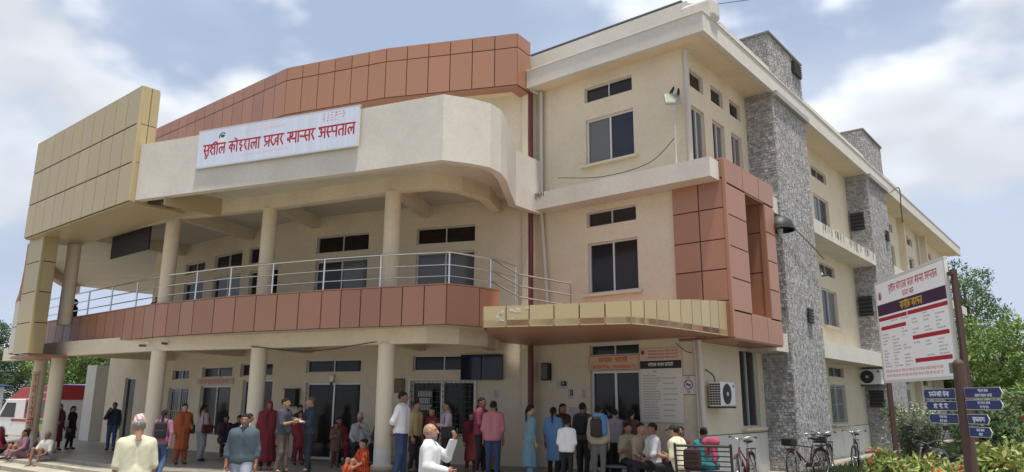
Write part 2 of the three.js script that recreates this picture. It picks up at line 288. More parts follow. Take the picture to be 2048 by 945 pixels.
// dark run-off streaks: grown algae on the side band, as thin flakes
{
  const l = []; for (let i = 0; i < 46; i++) { const z = rr(-30.4, -23.6), h = rr(0.1, 0.34); l.push(bx(0.004, h, rr(0.02, 0.06), -6.898, 7.42 - h / 2, z)); }
  part(H, 'algae_streaks', merge(l), mat(0.16, 0.15, 0.13, 0.95)).userData.kind = 'stuff';
}
{
  const l = []; for (let i = 0; i < 12; i++) { const h = rr(0.06, 0.2); l.push(bx(rr(0.01, 0.03), h, 0.004, -11.95 + rr(-0.12, 0.2), 7.42 - h / 2, -15.736)); }
  part(H, 'rain_drips', merge(l), mat(0.12, 0.115, 0.1, 0.95)).userData.kind = 'stuff';
}
// --- stone-clad pillars
const stoneMat = new THREE.MeshStandardMaterial({ vertexColors: true, roughness: 0.85 });
function pillar(z0, z1) {
  const g = new THREE.Group(); g.name = 'stone_pillar'; H.add(g);
  const yb = -0.3, yt = 12.55, xo = -6.93, xi = -7.9;
  part(g, 'core', bx(xo - xi, yt - yb, z1 - z0, (xo + xi) / 2, (yt + yb) / 2, (z0 + z1) / 2), mat(0.26, 0.255, 0.25, 0.95));
  const pos = [], col = [], nor = [];
  const face = (len, put, upright) => {
    const U = upright ? len : yt - yb, Vv = upright ? yt - yb : len;
    for (let u = 0; u < U - 0.01;) {
      const du = Math.min(upright ? rr(0.04, 0.08) : rr(0.05, 0.1), U - u); let v = upright ? -rr(0, 0.12) : -rr(0, 0.08);
      while (v < Vv - 0.01) {
        const dv = upright ? rr(0.06, 0.16) : rr(0.05, 0.14), v0 = Math.max(v, 0), v1 = Math.min(v + dv, Vv); v += dv; if (v1 - v0 < 0.02) continue;
        const t = rr(0.006, 0.026), k = rr(0.24, 0.46), c = [k * rr(0.97, 1.06), k, k * rr(0.95, 1.06)];
        const j = () => rr(0.0005, 0.009), S = upright ? [[u + j(), v0 + j()], [u + du - j(), v0 + j()], [u + du - j(), v1 - j()], [u + j(), v1 - j()]] : [[v0 + j(), u + j()], [v1 - j(), u + j()], [v1 - j(), u + du - j()], [v0 + j(), u + du - j()]];
        const cs = (S[0][0] + S[2][0]) / 2, cy = (S[0][1] + S[2][1]) / 2, q = S.map(([s_, y_]) => put(s_, yb + y_, 0)), e = S.map(([s_, y_]) => put(cs + (s_ - cs) * 0.82, yb + cy + (y_ - cy) * 0.86, t * rr(0.7, 1.2)));
        for (const [A_, B_, C_] of [[e[0], e[1], e[2]], [e[0], e[2], e[3]], ...[0, 1, 2, 3].flatMap((i) => { const n = (i + 1) % 4; return [[q[i], q[n], e[n]], [q[i], e[n], e[i]]]; })]) { pos.push(...A_, ...B_, ...C_); for (let i = 0; i < 3; i++) col.push(...c); }
      }
      u += du;
    }
  };
  face(z1 - z0, (s, y, o) => [xo + o, y, z1 - s], true);
  face(xo - xi, (s, y, o) => [xi + s, y, z1 + o]);
  const q = new THREE.BufferGeometry(); q.setAttribute('position', new THREE.Float32BufferAttribute(pos, 3)); q.setAttribute('color', new THREE.Float32BufferAttribute(col, 3)); q.computeVertexNormals();
  part(g, 'stone_cladding', q, stoneMat).userData.kind = 'stuff';
  part(g, 'coping', rbx(xo - xi + 0.14, 0.07, z1 - z0 + 0.1, (xo + xi) / 2, yt + 0.037, (z0 + z1) / 2, 0.01), mat(0.2, 0.2, 0.2, 0.9));
  part(g, 'ledge', uvw(bx(0.2, 0.16, z1 - z0 + 0.02, xo + 0.05, 10.62, (z0 + z1) / 2 + 0.005)), mat(0.30, 0.30, 0.30, 0.9));
  return g;
}
const P1 = pillar(-23.3, -20.45), P2 = pillar(-33.6, -30.7);
const louvre = (p, w, h, x, y, z, side) => { const g = new THREE.Group(); g.name = 'vent'; g.position.set(x, y, z); if (side) g.rotation.y = Math.PI / 2; p.add(g); part(g, 'vent_box', bx(w, h, 0.04, 0, 0, 0), M.black); const l = []; for (let k = 0; k < 5; k++) { const s = bx(w - 0.04, 0.02, 0.06, 0, -h / 2 + (k + 0.5) * h / 5, 0.03); l.push(s); } part(g, 'vent_slat', merge(l), M.plasticGrey); };
louvre(P1, 0.75, 0.42, -6.86, 12.2, -22.75, 1); louvre(P1, 0.42, 0.42, -6.86, 4.25, -22.1, 1); louvre(P2, 0.4, 0.42, -6.86, 8.55, -32.9, 1);
louvre(P2, 0.5, 0.7, -7.42, 8.8, -30.63); louvre(P2, 0.5, 0.75, -7.42, 5.45, -30.63); louvre(P2, 0.5, 0.6, -7.35, 1.95, -30.63);
// --- brown clad box round the front corner
{
  const x0 = -8.16, x1 = -6.76, z0 = -19.4, z1 = -16.24;
  const core = [bx(0.1, 4.3, 0.1, -6.9, 5.35, -16.4)];
  cladding('corner_box_front', [[x1 - 0.005, z1], [x0, z1]], 3.22, 7.0, [0, 0.225, 0.42, 0.61, 0.81, 1], 0.72, brown);
  cladding('corner_box_front', [[x1 - 0.005, z1 + 0.003], [-6.9, z1 + 0.003]], 7.02, 7.5, [0, 1], 0.72, brown);
  const side = (za, zb, ya, yb, rows, pw) => cladding('corner_box_side', [[x1, za], [x1, zb]], ya, yb, rows, pw, brown);
  side(-17.42, z1 - 0.05, 3.85, 6.88, [0, 0.25, 0.5, 0.75, 1], 1.2); side(z0, -18.7, 3.85, 6.88, [0, 0.25, 0.5, 0.75, 1], 0.8);
  side(z0, z1 - 0.05, 3.2, 3.84, [0, 1], 1.1); side(z0, z1 - 0.05, 6.9, 7.5, [0, 1], 0.9);
  part(H, 'corner_trim', rbx(0.09, 4.26, 0.09, x1 - 0.033, 5.35, z1 - 0.028, 0.015), brown[3]);
  part(H, 'slot_jamb', bx(0.135, 3.0, 0.02, -6.832, 5.365, -18.688), brown[2]);
  part(H, 'corner_box_soffit', bx(x1 - x0 - 0.04, 0.04, z1 - z0 - 0.04, (x0 + x1) / 2, 3.2, (z0 + z1) / 2), bronze[0]);
  part(H, 'corner_box_top', bx(0.9, 0.04, z1 - z0 - 0.04, x1 - 0.47, 7.505, (z0 + z1) / 2), brown[0]);
  cladding('slot_lining', [[-7.5, -18.69], [-7.5, -17.43]], 3.85, 6.88, [0, 0.4, 0.75, 1], 0.63, bronze);
  cladding('slot_lining', [[x1 - 0.04, -18.71], [-7.5, -18.71]], 3.85, 6.88, [0, 0.4, 0.75, 1], 0.75, bronze);
  part(H, 'slot_sill', bx(0.7, 0.03, 1.26, -7.12, 3.845, -18.06), bronze[1]); part(H, 'slot_head', bx(0.7, 0.03, 1.26, -7.12, 6.885, -18.06), bronze[1]);
  part(H, 'corner_box_back', bx(0.9, 4.2, 0.03, -7.25, 5.34, z0 + 0.02), brown[1]);
}
// --- gold entrance canopy: fascia panels of growing height to the right, dark soffit
{
  const pts = [[-6.9, -16.22], [-6.98, -14.6], [-7.12, -13.3], [-7.3, -12.6], [-8.25, -12.2], [-9.2, -11.8], [-10.1, -11.42], [-10.55, -11.9]], tops = [4.05, 3.92, 3.78, 3.7, 3.69, 3.68, 3.68, 3.68], yb = 3.25;
  part(H, 'canopy_soffit', slab([...pts.slice().reverse(), [-7.8, -16.3], [-12.5, -16.3], [-12.5, -14.9]].reverse(), yb + 0.02, yb + 0.14), brown[5]);
  const c = part(H, 'canopy_fascia', merge(pts.slice(0, -1).map((p, i) => { const f = frame(p, pts[i + 1]); const g = bx(f.L + 0.02, 0.4, 0.06, f.L / 2, yb + 0.21, 0.06); g.rotateY(f.ry); g.translate(p[0], 0, p[1]); return g; })), M.joint);
  const cnt = [4, 3, 2, 2, 2, 2, 1];
  pts.slice(0, -1).forEach((p, i) => {
    const f = frame(p, pts[i + 1]), n = cnt[i];
    for (let k = 0; k < n; k++) {
      const s0 = f.L * k / n + 0.013, s1 = f.L * (k + 1) / n - 0.013, t = (q) => tops[i] + (tops[i + 1] - tops[i]) * q, ta = t(k / n) - yb, tb = t((k + 1) / n) - yb;
      const sh = new THREE.Shape([[0, 0], [s1 - s0, 0], [s1 - s0, tb], [0, ta]].map((v) => new THREE.Vector2(...v)));
      place(part(c, 'panel', new THREE.ExtrudeGeometry(sh, { depth: 0.03, bevelEnabled: false }), gold[Math.floor(rnd() * 6)]), f, s0, yb, 0);
    }
  });
  const rest = []; for (let i = 0; i < 14; i++) { const s = rr(0, 1), a = 3.3 + rr(0.02, 0.33); const f = frame([-9.2, -11.8], [-10.1, -11.42]); const q = bx(rr(0.03, 0.12), rr(0.02, 0.07), 0.003, s * 0.7, a, -0.003); q.rotateY(f.ry); q.translate(-9.2, 0, -11.8); rest.push(q); }
  part(c, 'torn_sticker_scraps', merge(rest), mat(0.5, 0.47, 0.4, 0.8)).userData.kind = 'stuff';
  part(H, 'canopy_back_wall', bx(4.6, 0.4, 0.08, -10.0, 3.46, -16.27), M.cream);
}
// --- verandah columns, edge beams, balcony slabs
const cols = [[-14.15, -12.4], [-18.2, -11.4], [-21.5, -10.25], [-27.0, -9.6]];
const colGeo = new THREE.LatheGeometry([[0.0, 0], [0.27, 0], [0.27, 0.16], [0.245, 0.17], [0.215, 0.175], [0.215, 3.05], [0, 3.05]].map((p) => new THREE.Vector2(...p)), 32);
const dadoGeo = new THREE.CylinderGeometry(0.2165, 0.2165, 0.36, 32, 1, true);
const colUp = new THREE.CylinderGeometry(0.205, 0.215, 2.9, 32);
cols.forEach(([x, z], i) => {
  const c = part(H, 'column', colGeo, M.cream); c.position.set(x, FL, z); if (i === 0) part(c, 'painted_base', dadoGeo, M.dado).position.y = 0.36;
  const u = part(H, 'column', colUp, M.cream); u.position.set(x, 5.62, z);
});
const col5 = part(H, 'column', colGeo, M.cream); col5.position.set(-30.6, FL, -10.3);
function beam(pts, y0, y1, w, m = M.cream) { return part(H, 'beam', ribbon(pts, y0, y1, w / 2, -w / 2), m); }
for (const [y0, y1] of [[3.14, 3.6], [7.06, 7.55]]) {
  const pr = [[-13.35, -15.55], [-12.75, -14.4], [-12.75, -13.4], [-13.1, -12.75], cols[0], cols[1], cols[2], [-27.0, -9.62]];
  if (y0 < 4) pr.push([-32, -9.62]);
  beam(pr, y0, y1, 0.28, M.cream);
  for (const [a, b] of [[cols[0], [-15.5, -14.9]], [cols[1], [-19.2, -13.7]], [cols[2], [-22.4, -13.4]], [cols[3], [-27, -13.4]]]) beam([b, a], y0 + 0.03, y1 - 0.01, 0.25, M.cream);
}
const BB = [[-11.75, -13.9], [-11.8, -13.2], [-12.05, -12.32], [-13.7, -11.75], [-15.3, -11.2], [-16.7, -10.85], [-18.0, -10.45], [-19.6, -10.15], [-21.3, -9.9], [-30.4, -9.9]];
part(H, 'balcony_slab', slab([...mitre(BB, -0.13).reverse(), [-12.3, -15.9], [-15.95, -14.75], [-19.4, -13.7], [-22.6, -13.45], [-30.4, -13.45]].reverse(), 3.52, 3.8), M.ceil);
cladding('balcony_fascia', BB, 3.5, 4.45, [0, 1], 0.66, brown);
part(H, 'balcony_coping', ribbon(BB, 4.447, 4.477, 0.004, -0.2), brown[2]);
const WB = [[-12.2, -16.25], [-12.15, -15.0], [-11.5, -14.0], [-10.9, -13.1], [-10.62, -12.55], [-10.54, -12.08], [-10.7, -11.6], [-11.02, -11.02], [-13.12, -10.42], [-15.3, -9.74], [-17.6, -9.0], [-19.8, -8.34]];
part(H, 'terrace_parapet', ribbon(WB, 6.95, 8.5, 0, -0.2), M.white);
part(H, 'terrace_slab', slab([...mitre(WB, -0.1).reverse(), [-12.6, -16.0], [-15.95, -14.75], [-19.4, -13.7], [-22.6, -13.45], [-22.6, -21], [-41, -21], [-41, -14.8], [-33.5, -10.2], [-31, -9.6], [-27.3, -9]].reverse(), 7.45, 7.6), M.ceil);
beam([[-33.5, -10.35], [-41, -14.95]], 7.05, 7.44, 0.3, brown[2]);
const RF = [[-12.42, -16.0], [-12.34, -15.28], [-16.03, -13.54], [-19.55, -12.45], [-29.6, -12.4]];
part(H, 'wing_roof_slab', slab([...mitre(RF, -0.14).reverse(), [-12.6, -30], [-29.6, -30]].reverse(), 10.62, 10.8), M.soffit);
cladding('roof_fascia', RF, 10.6, 12.22, [0, 0.72, 1], 0.64, brown);
part(H, 'fascia_foot', ribbon(RF, 10.55, 10.598, -0.02, -0.36), brown[0]);
// --- gold portico box with clad pillar at its far end
{
  const z = -8.19, x1 = -19.85, x0 = -27.4;
  cladding('portico_fascia', [[x1, z], [x0, z]], 6.9, 10.2, [0, 0.335, 0.665, 1], 0.76, gold, { gap: 0.045 });
  cladding('portico_fascia', [[x1 + 0.02, z - 0.5], [x1 + 0.02, z - 0.05]], 6.9, 10.2, [0, 0.335, 0.665, 1], 0.25, gold, { gap: 0.02 });
  part(H, 'corner_trim', rbx(0.09, 3.28, 0.09, x1 - 0.012, 8.55, z - 0.035, 0.015), gold[0]); part(H, 'corner_trim', rbx(0.09, 3.73, 0.09, -26.283, 5.025, -8.433, 0.015), gold[1]);
  part(H, 'portico_soffit', uvw(bx(7.5, 0.06, 1.5, -23.6, 6.9, -8.99)), gold[3]);
  part(H, 'portico_back', bx(7.5, 3.2, 0.06, -23.65, 8.55, -8.7), gold[1]);
  part(H, 'portico_top', bx(7.5, 0.04, 0.42, -23.65, 10.17, -8.46), gold[2]);
  part(H, 'portico_soffit_trim', bx(0.05, 0.5, 1.6, -18.9, 7.0, -9.5), gold[3]);
  cladding('portico_pillar', [[-26.25, -8.4], [-27.5, -8.4]], 3.15, 6.9, [0, 0.26, 0.52, 0.78, 1], 1.3, gold);
  cladding('portico_pillar', [[-26.25, -8.85], [-26.25, -8.45]], 3.15, 6.9, [0, 0.26, 0.52, 0.78, 1], 0.45, gold);
  const edge = [[-28.9, -8.9], [-28.4, -8.55], [-27.9, -8.42], [-27.52, -8.4]].reverse();
  cladding('portico_wing', edge, 3.2, 4.9, [0, 0.5, 1], 0.5, [M.white]);
  part(H, 'portico_side_band', tube([[-27.62, 6.8, -8.6], [-27.7, 5.8, -8.62], [-27.95, 5.25, -8.66], [-28.6, 4.9, -8.8], [-29, 4.4, -9]], 0.2, 20, 8), brown[3]);
  part(H, 'portico_side_band', rbx(0.45, 0.9, 0.5, -28.3, 6.2, -8.9, 0.15), brown[4]);
  part(H, 'portico_foot_soffit', slab([[-26.3, -8.45], [-29, -8.8], [-29.2, -9.85], [-26.3, -9.85]], 3.08, 3.16), brown[2]);
}
// dark board hung under the terrace slab
part(H, 'ceiling_louvre', bx(2.7, 0.75, 0.05, -24.4, 6.72, -10.3), M.dark);
// --- stainless railing on the first-floor balcony
{
  const rp = [[-12.3, -15.2], [-12.15, -14.0], [-12.4, -12.75], [-14.05, -12.0], [-15.6, -11.45], [-17.2, -11.0], [-18.6, -10.6], [-21.4, -10.15], [-30.2, -10.15]];
  const r = new THREE.Group(); r.name = 'balcony_railing'; H.add(r);
  for (const [y, q] of [[5.33, 0.026], [5.02, 0.017], [4.74, 0.017]]) part(r, 'rail', merge(rp.slice(0, -1).map((p, i) => bar([p[0], y, p[1]], [rp[i + 1][0], y, rp[i + 1][1]], q, q, 8))), M.steel);
  const pg = bar([0, 4.4, 0], [0, 5.33, 0], 0.024, 0.024, 10);
  rp.forEach((p, i) => { part(r, 'post', pg, M.steel).position.set(p[0], 0, p[1]); if (i < rp.length - 1) { const q = rp[i + 1], n = Math.round(Math.hypot(q[0] - p[0], q[1] - p[1]) / 1.75); for (let k = 1; k < n; k++) part(r, 'post', pg, M.steel).position.set(p[0] + (q[0] - p[0]) * k / n, 0, p[1] + (q[1] - p[1]) * k / n); } });
  const st = new THREE.Group(); st.name = 'canopy_railing'; H.add(st); const dull = mat(0.22, 0.2, 0.18, 0.6, { metalness: 0.3 });
  const sp = [[-12.15, 5.33, -14.0], [-11.7, 4.95, -14.6], [-10.8, 4.75, -15.6]];
  for (const dy of [0, -0.3, -0.58]) part(st, 'rail', merge(sp.slice(0, -1).map((p, i) => bar([p[0], p[1] + dy, p[2]], [sp[i + 1][0], sp[i + 1][1] + dy, sp[i + 1][2]], 0.02, 0.02, 8))), dull);
  for (const p of sp.slice(1)) part(st, 'post', bar([p[0], p[1] - 0.95, p[2]], p, 0.02, 0.02, 8), dull);
}
// --- rain pipes
part(H, 'rain_pipe', merge([bar([-12.42, 0.1, -16.0], [-12.42, 10.6, -16.0], 0.075, 0.075, 12)]), M.redPipe);
part(H, 'rain_pipe', merge([bar([-12.2, 7.5, -16.22], [-12.2, 10.65, -16.22], 0.055, 0.055, 12), bar([-11.95, 3.6, -16.22], [-12.2, 7.0, -16.22], 0.055, 0.055, 12)]), M.pipe);
part(H, 'rain_pipe', merge([bar([-7.62, 7.4, -16.27], [-7.62, 10.6, -16.27], 0.06, 0.06, 12)]), M.pipe);
part(H, 'rain_pipe', merge([bar([-7.62, 0, -16.24], [-7.62, 3.2, -16.24], 0.06, 0.06, 12), bar([-7.73, 0.2, -16.24], [-7.73, 3.2, -16.24], 0.03, 0.03, 8)]), M.pipe);
for (const z of [-23.55, -34, -43.6]) part(H, 'rain_pipe', bar([-7.66, 0, z], [-7.66, 10.6, z], 0.055, 0.055, 10), M.pipe);
for (const z of [-35.4, -39.6, -44.8]) part(H, 'wall_rib', uvw(bx(0.3, 10.4, 0.35, -7.62, 5.5, z)), M.cream);

// ================================================================ LETTERING: a small stroke alphabet for Devanagari, drawn on canvas
const Q = {  // [advance, strokes...]; x 0..1, y 0 (head line) .. 1 (foot)
  s: [0.92, [.26, 0, .26, .28, .1, .46, .2, .56, .46, .98], [.2, .52, .78, .52], [.78, 0, .78, 1]],
  S: [0.95, [.1, .3, .2, .12, .42, .14, .44, .36, .14, .56, .26, .66, .5, .98], [.44, .36, .8, .3], [.8, 0, .8, 1]],
  l: [0.98, [.84, 0, .84, 1], [.84, .5, .66, .34, .52, .5, .52, .72], [.52, .5, .36, .32, .14, .46, .12, .72, .3, .96]],
  k: [1.0, [.5, 0, .5, 1], [.5, .36, .26, .28, .1, .5, .26, .74, .5, .58], [.5, .42, .74, .3, .92, .48, .82, .8]],
  i: [0.75, [.48, 0, .48, .14, .2, .24, .24, .44, .56, .5, .54, .72, .22, .74, .5, 1.05]],
  r: [0.6, [.34, 0, .34, .28, .12, .46, .24, .56, .5, .98]],
  p: [0.88, [.16, 0, .16, .42, .34, .58, .76, .5], [.76, 0, .76, 1]],
  x: [1.3, [.24, 0, .24, .26, .06, .44, .16, .54, .4, .92, .56, .98, .7, .78], [1.12, .36, .86, .28, .68, .5, .86, .72, 1.12, .56], [1.12, 0, 1.12, 1]],
  w: [0.6, [.24, 0, .24, .28, .08, .46, .18, .56, .42, .98], [.18, .52, .62, .52]],
  y: [0.95, [.12, .1, .32, .16, .34, .36, .16, .48, .3, .68, .82, .58], [.82, 0, .82, 1]],
  n: [0.85, [.12, .5, .3, .62, .3, .46, .12, .5], [.2, .52, .74, .52], [.74, 0, .74, 1]],
  N: [0.5, [.05, .5, .22, .62, .22, .46, .05, .5], [.12, .52, .5, .52, .5, .6]],
  a: [0.98, [.1, .14, .34, .06, .42, .26, .22, .4, .44, .54, .4, .86, .08, .8], [.42, .46, .82, .46], [.82, 0, .82, 1]],
  t: [0.85, [.74, .42, .36, .4, .14, .58, .3, .92], [.74, 0, .74, 1]],
  m: [0.9, [.2, 0, .2, .6, .08, .72, .2, .8, .26, .6, .78, .6], [.78, 0, .78, 1]],
  j: [0.95, [.82, .46, .44, .44, .2, .6, .34, .82, .52, .72], [.82, 0, .82, 1]],
  g: [0.85, [.26, 0, .26, .62, .1, .7], [.76, 0, .76, 1]],
  v: [0.85, [.76, .4, .46, .3, .16, .52, .44, .76, .76, .58], [.76, 0, .76, 1]],
  d: [0.75, [.44, 0, .44, .16, .18, .28, .24, .46, .58, .56, .5, .84, .2, .86]],
  D: [0.7, [.5, 0, .5, .2, .2, .32, .24, .58, .54, .6, .58, .78]],
  o: [1.35, [.1, .14, .34, .06, .42, .26, .22, .4, .44, .54, .4, .86, .08, .8], [.42, .46, .82, .46], [.82, 0, .82, 1], [1.12, 0, 1.12, 1], [1.12, 0, 1.0, -.2, .84, -.28]],
  b: [0.85, [.76, .4, .46, .3, .16, .52, .44, .76, .76, .58], [.76, .6, .2, .42], [.76, 0, .76, 1]],
  h: [0.8, [.44, 0, .44, .2, .2, .3, .4, .5, .6, .6, .3, .78, .5, 1]],
  c: [0.9, [.16, .38, .5, .38], [.5, .38, .2, .52, .44, .82, .78, .6], [.78, 0, .78, 1]],
  R: [0.9, [.16, 0, .16, .42, .34, .58, .76, .5], [.5, .7, .2, .9], [.76, 0, .76, 1]],       // pra
  Y: [1.3, [.12, .5, .0, .66, .22, .74, .38, .56], [.38, 0, .38, .9], [.38, .45, .62, .36], [.62, .1, .74, .2, .7, .4, .58, .5, .7, .7, 1.18, .58], [1.18, 0, 1.18, 1]],  // kya
  Z: [0.95, [.16, .0, .16, .4, .34, .56, .52, .5], [.6, .4, .9, .38, .6, .7, .74, .9], [.86, 0, .86, 1]],  // spa
  P: [1.15, [.2, 0, .2, .4, .34, .56, .66, .48], [.66, 0, .66, 1], [.66, .46, .9, .36, 1.04, .54, .92, .84]], // pha
  '.': [0.35, [.16, .92, .2, .98]], ' ': [0.5],
};
const MT = { A: [0.42, [.22, 0, .22, 1]], I: [0.45, [.24, 0, .24, 1], [.24, 0, .06, -.24, -.34, -.2, -.5, 0]], u: [0, [-.5, 1.04, -.3, 1.04, -.28, 1.26, -.52, 1.3]], e: [0, [-.18, 0, -.34, -.2, -.52, -.26]], O: [0.42, [.22, 0, .22, 1], [.22, 0, .08, -.2, -.12, -.28]], E: [0.42, [.22, 0, .22, 1], [.22, 0, .44, -.24, .8, -.2, .9, 0]], '^': [0, [-.24, 0, -.08, -.2, .1, -.22]] };
function devWidth(str) { let w = 0; for (const ch of str) w += (Q[ch] || MT[ch] || [0.5])[0]; return w; }
// str: letters of Q, signs of MT after a comma-free escape: upper-case A I O E, u, e after '/' belong to MT
function parse(str) { const out = []; for (let i = 0; i < str.length; i++) { if (str[i] === '/') { i++; out.push(['m', str[i]]); } else out.push(['q', str[i]]); } return out; }
function dev(ctx, str, x, y, h, color, lw = 0.13) {
  const tk = parse(str); ctx.strokeStyle = color; ctx.lineWidth = h * lw; ctx.lineCap = 'round'; ctx.lineJoin = 'round';
  const k = h * 0.82; let px = x, w0 = x;
  const head = (a, b) => { if (b > a) { ctx.beginPath(); ctx.moveTo(a, y); ctx.lineTo(b, y); ctx.stroke(); } };
  for (const [ty, ch] of tk) {
    const g = ty === 'm' ? MT[ch] : Q[ch]; if (!g) continue;
    if (ch === ' ') { head(w0, px); px += g[0] * k; w0 = px; continue; }
    for (const s of g.slice(1)) {
      ctx.beginPath(); const P = []; for (let i = 0; i < s.length; i += 2) P.push([px + s[i] * k, y + s[i + 1] * h]);
      ctx.moveTo(...P[0]); if (P.length < 3) ctx.lineTo(...P[1]); else { for (let i = 1; i < P.length - 1; i++) { const mx = i < P.length - 2 ? (P[i][0] + P[i + 1][0]) / 2 : P[i + 1][0], my = i < P.length - 2 ? (P[i][1] + P[i + 1][1]) / 2 : P[i + 1][1]; ctx.quadraticCurveTo(P[i][0], P[i][1], mx, my); } }
      ctx.stroke();
    }
    px += g[0] * k;
  }
  head(w0, px); return px - x;
}
function devCentre(ctx, str, cx, y, h, color, lw, maxW) { let w = 0; for (const [ty, ch] of parse(str)) w += ((ty === 'm' ? MT[ch] : Q[ch]) || [0])[0] * h * 0.82; const s = maxW && w > maxW ? maxW / w : 1; ctx.save(); ctx.translate(cx - w * s / 2, y); ctx.scale(s, 1); dev(ctx, str, 0, 0, h, color, lw); ctx.restore(); }
const words = ['s/ev/A', 'awpt/Al', 'vy^v', 'kr/Am', 'n/Agr/Ik', 'vdRt', 'j/A^c', 's/um/I', 'l/Abhr', 'kr/Ay', 'p/Ur/A', 'dr/IS/A'];
function smallText(ctx, x, y, h, w, color) { let q = x; while (q < x + w - h * 2) { q += dev(ctx, words[Math.floor(rnd() * words.length)], q, y, h, color, 0.14) + h * 0.5; } }
function canvasMat(w, h, draw, o = {}) {
  const c = document.createElement('canvas'); c.width = w; c.height = h; const ctx = c.getContext('2d'); draw(ctx, w, h);
  const t = new THREE.CanvasTexture(c); t.colorSpace = THREE.SRGBColorSpace; t.magFilter = THREE.LinearFilter; t.anisotropy = 8;
  return new THREE.MeshStandardMaterial({ map: t, roughness: 0.55, ...o });
}
// a board with a printed face: box body + face sheet just proud of it (local x to the RIGHT seen from the front, z toward the viewer)
function board(name, label, category, w, h, t, faceMat, backMat, pos, ry, group) {
  const o = thing(name, label, category, pos, ry, group);
  part(o, 'panel', rbx(w, h, t, 0, 0, 0, Math.min(0.006, t / 3)), backMat);
  const f = part(o, 'printed_face', new THREE.PlaneGeometry(w - 0.012, h - 0.012), faceMat); f.position.z = t / 2 + 0.003; return o;
}
const faceRy = (f) => f.ry + Math.PI; // a board on wall frame f faces outward
function onWall(f, s, y, out) { return f.at(s, y, out); }

// --- name board across the parapet
{
  const f = frame([-13.12, -10.42], [-17.78, -8.97]);
  const m = canvasMat(2048, 460, (c, w, h) => {
    c.fillStyle = '#c3cbdd'; c.fillRect(0, 0, w, h);
    for (let i = 0; i < 60; i++) { c.fillStyle = `rgba(${rnd() > .5 ? '235,240,248' : '170,180,200'},0.08)`; c.fillRect(rnd() * w, 0, 6 + rnd() * 60, h); }
    const red = '#9c1b2c';
    devCentre(c, 's/uS/Il k/Oir/Al/A Rxr Y/ANsr awpt/Al', w / 2 + 20, 190, 128, red, 0.17, w - 120);
    smallText(c, 640, 76, 24, 560, '#cfa9b2'); smallText(c, 760, 36, 20, 300, '#d3b3ba'); smallText(c, 600, 370, 22, 330, '#cfa9b2'); smallText(c, 960, 366, 24, 300, '#cfa9b2');
    for (let i = 0; i < 22; i++) { c.fillStyle = '#c0707c'; c.fillRect(1620 + (i % 6) * 46 + rnd() * 14, 20 + Math.floor(i / 6) * 30, 10 + rnd() * 16, 8 + rnd() * 14); }
    c.translate(330, 90); c.fillStyle = '#d8d8cf'; c.beginPath(); c.arc(0, 20, 56, 0, 7); c.fill();
    c.strokeStyle = '#2a4c74'; c.lineWidth = 16; c.beginPath(); c.arc(0, 6, 40, 2.6, 5.6); c.stroke(); c.beginPath(); c.arc(4, -4, 24, 0.2, 3.2); c.stroke(); c.fillStyle = '#1d3a5e'; c.beginPath(); c.arc(2, 0, 16, 0, 7); c.fill();
  });
  const b = thing('name_board', 'long pale banner board with red hospital lettering on the white parapet', 'sign', f.at(f.L / 2, 8.05, 0.075), faceRy(f));
  part(b, 'panel', bx(f.L, 0.98, 0.05), M.aluWhite); const fc = part(b, 'printed_face', new THREE.PlaneGeometry(f.L - 0.02, 0.96), m); fc.position.z = 0.028;
  part(b, 'edge_frame', merge([bx(f.L + 0.03, 0.025, 0.06, 0, 0.5, 0), bx(f.L + 0.03, 0.025, 0.06, 0, -0.5, 0)]), M.alu);
}
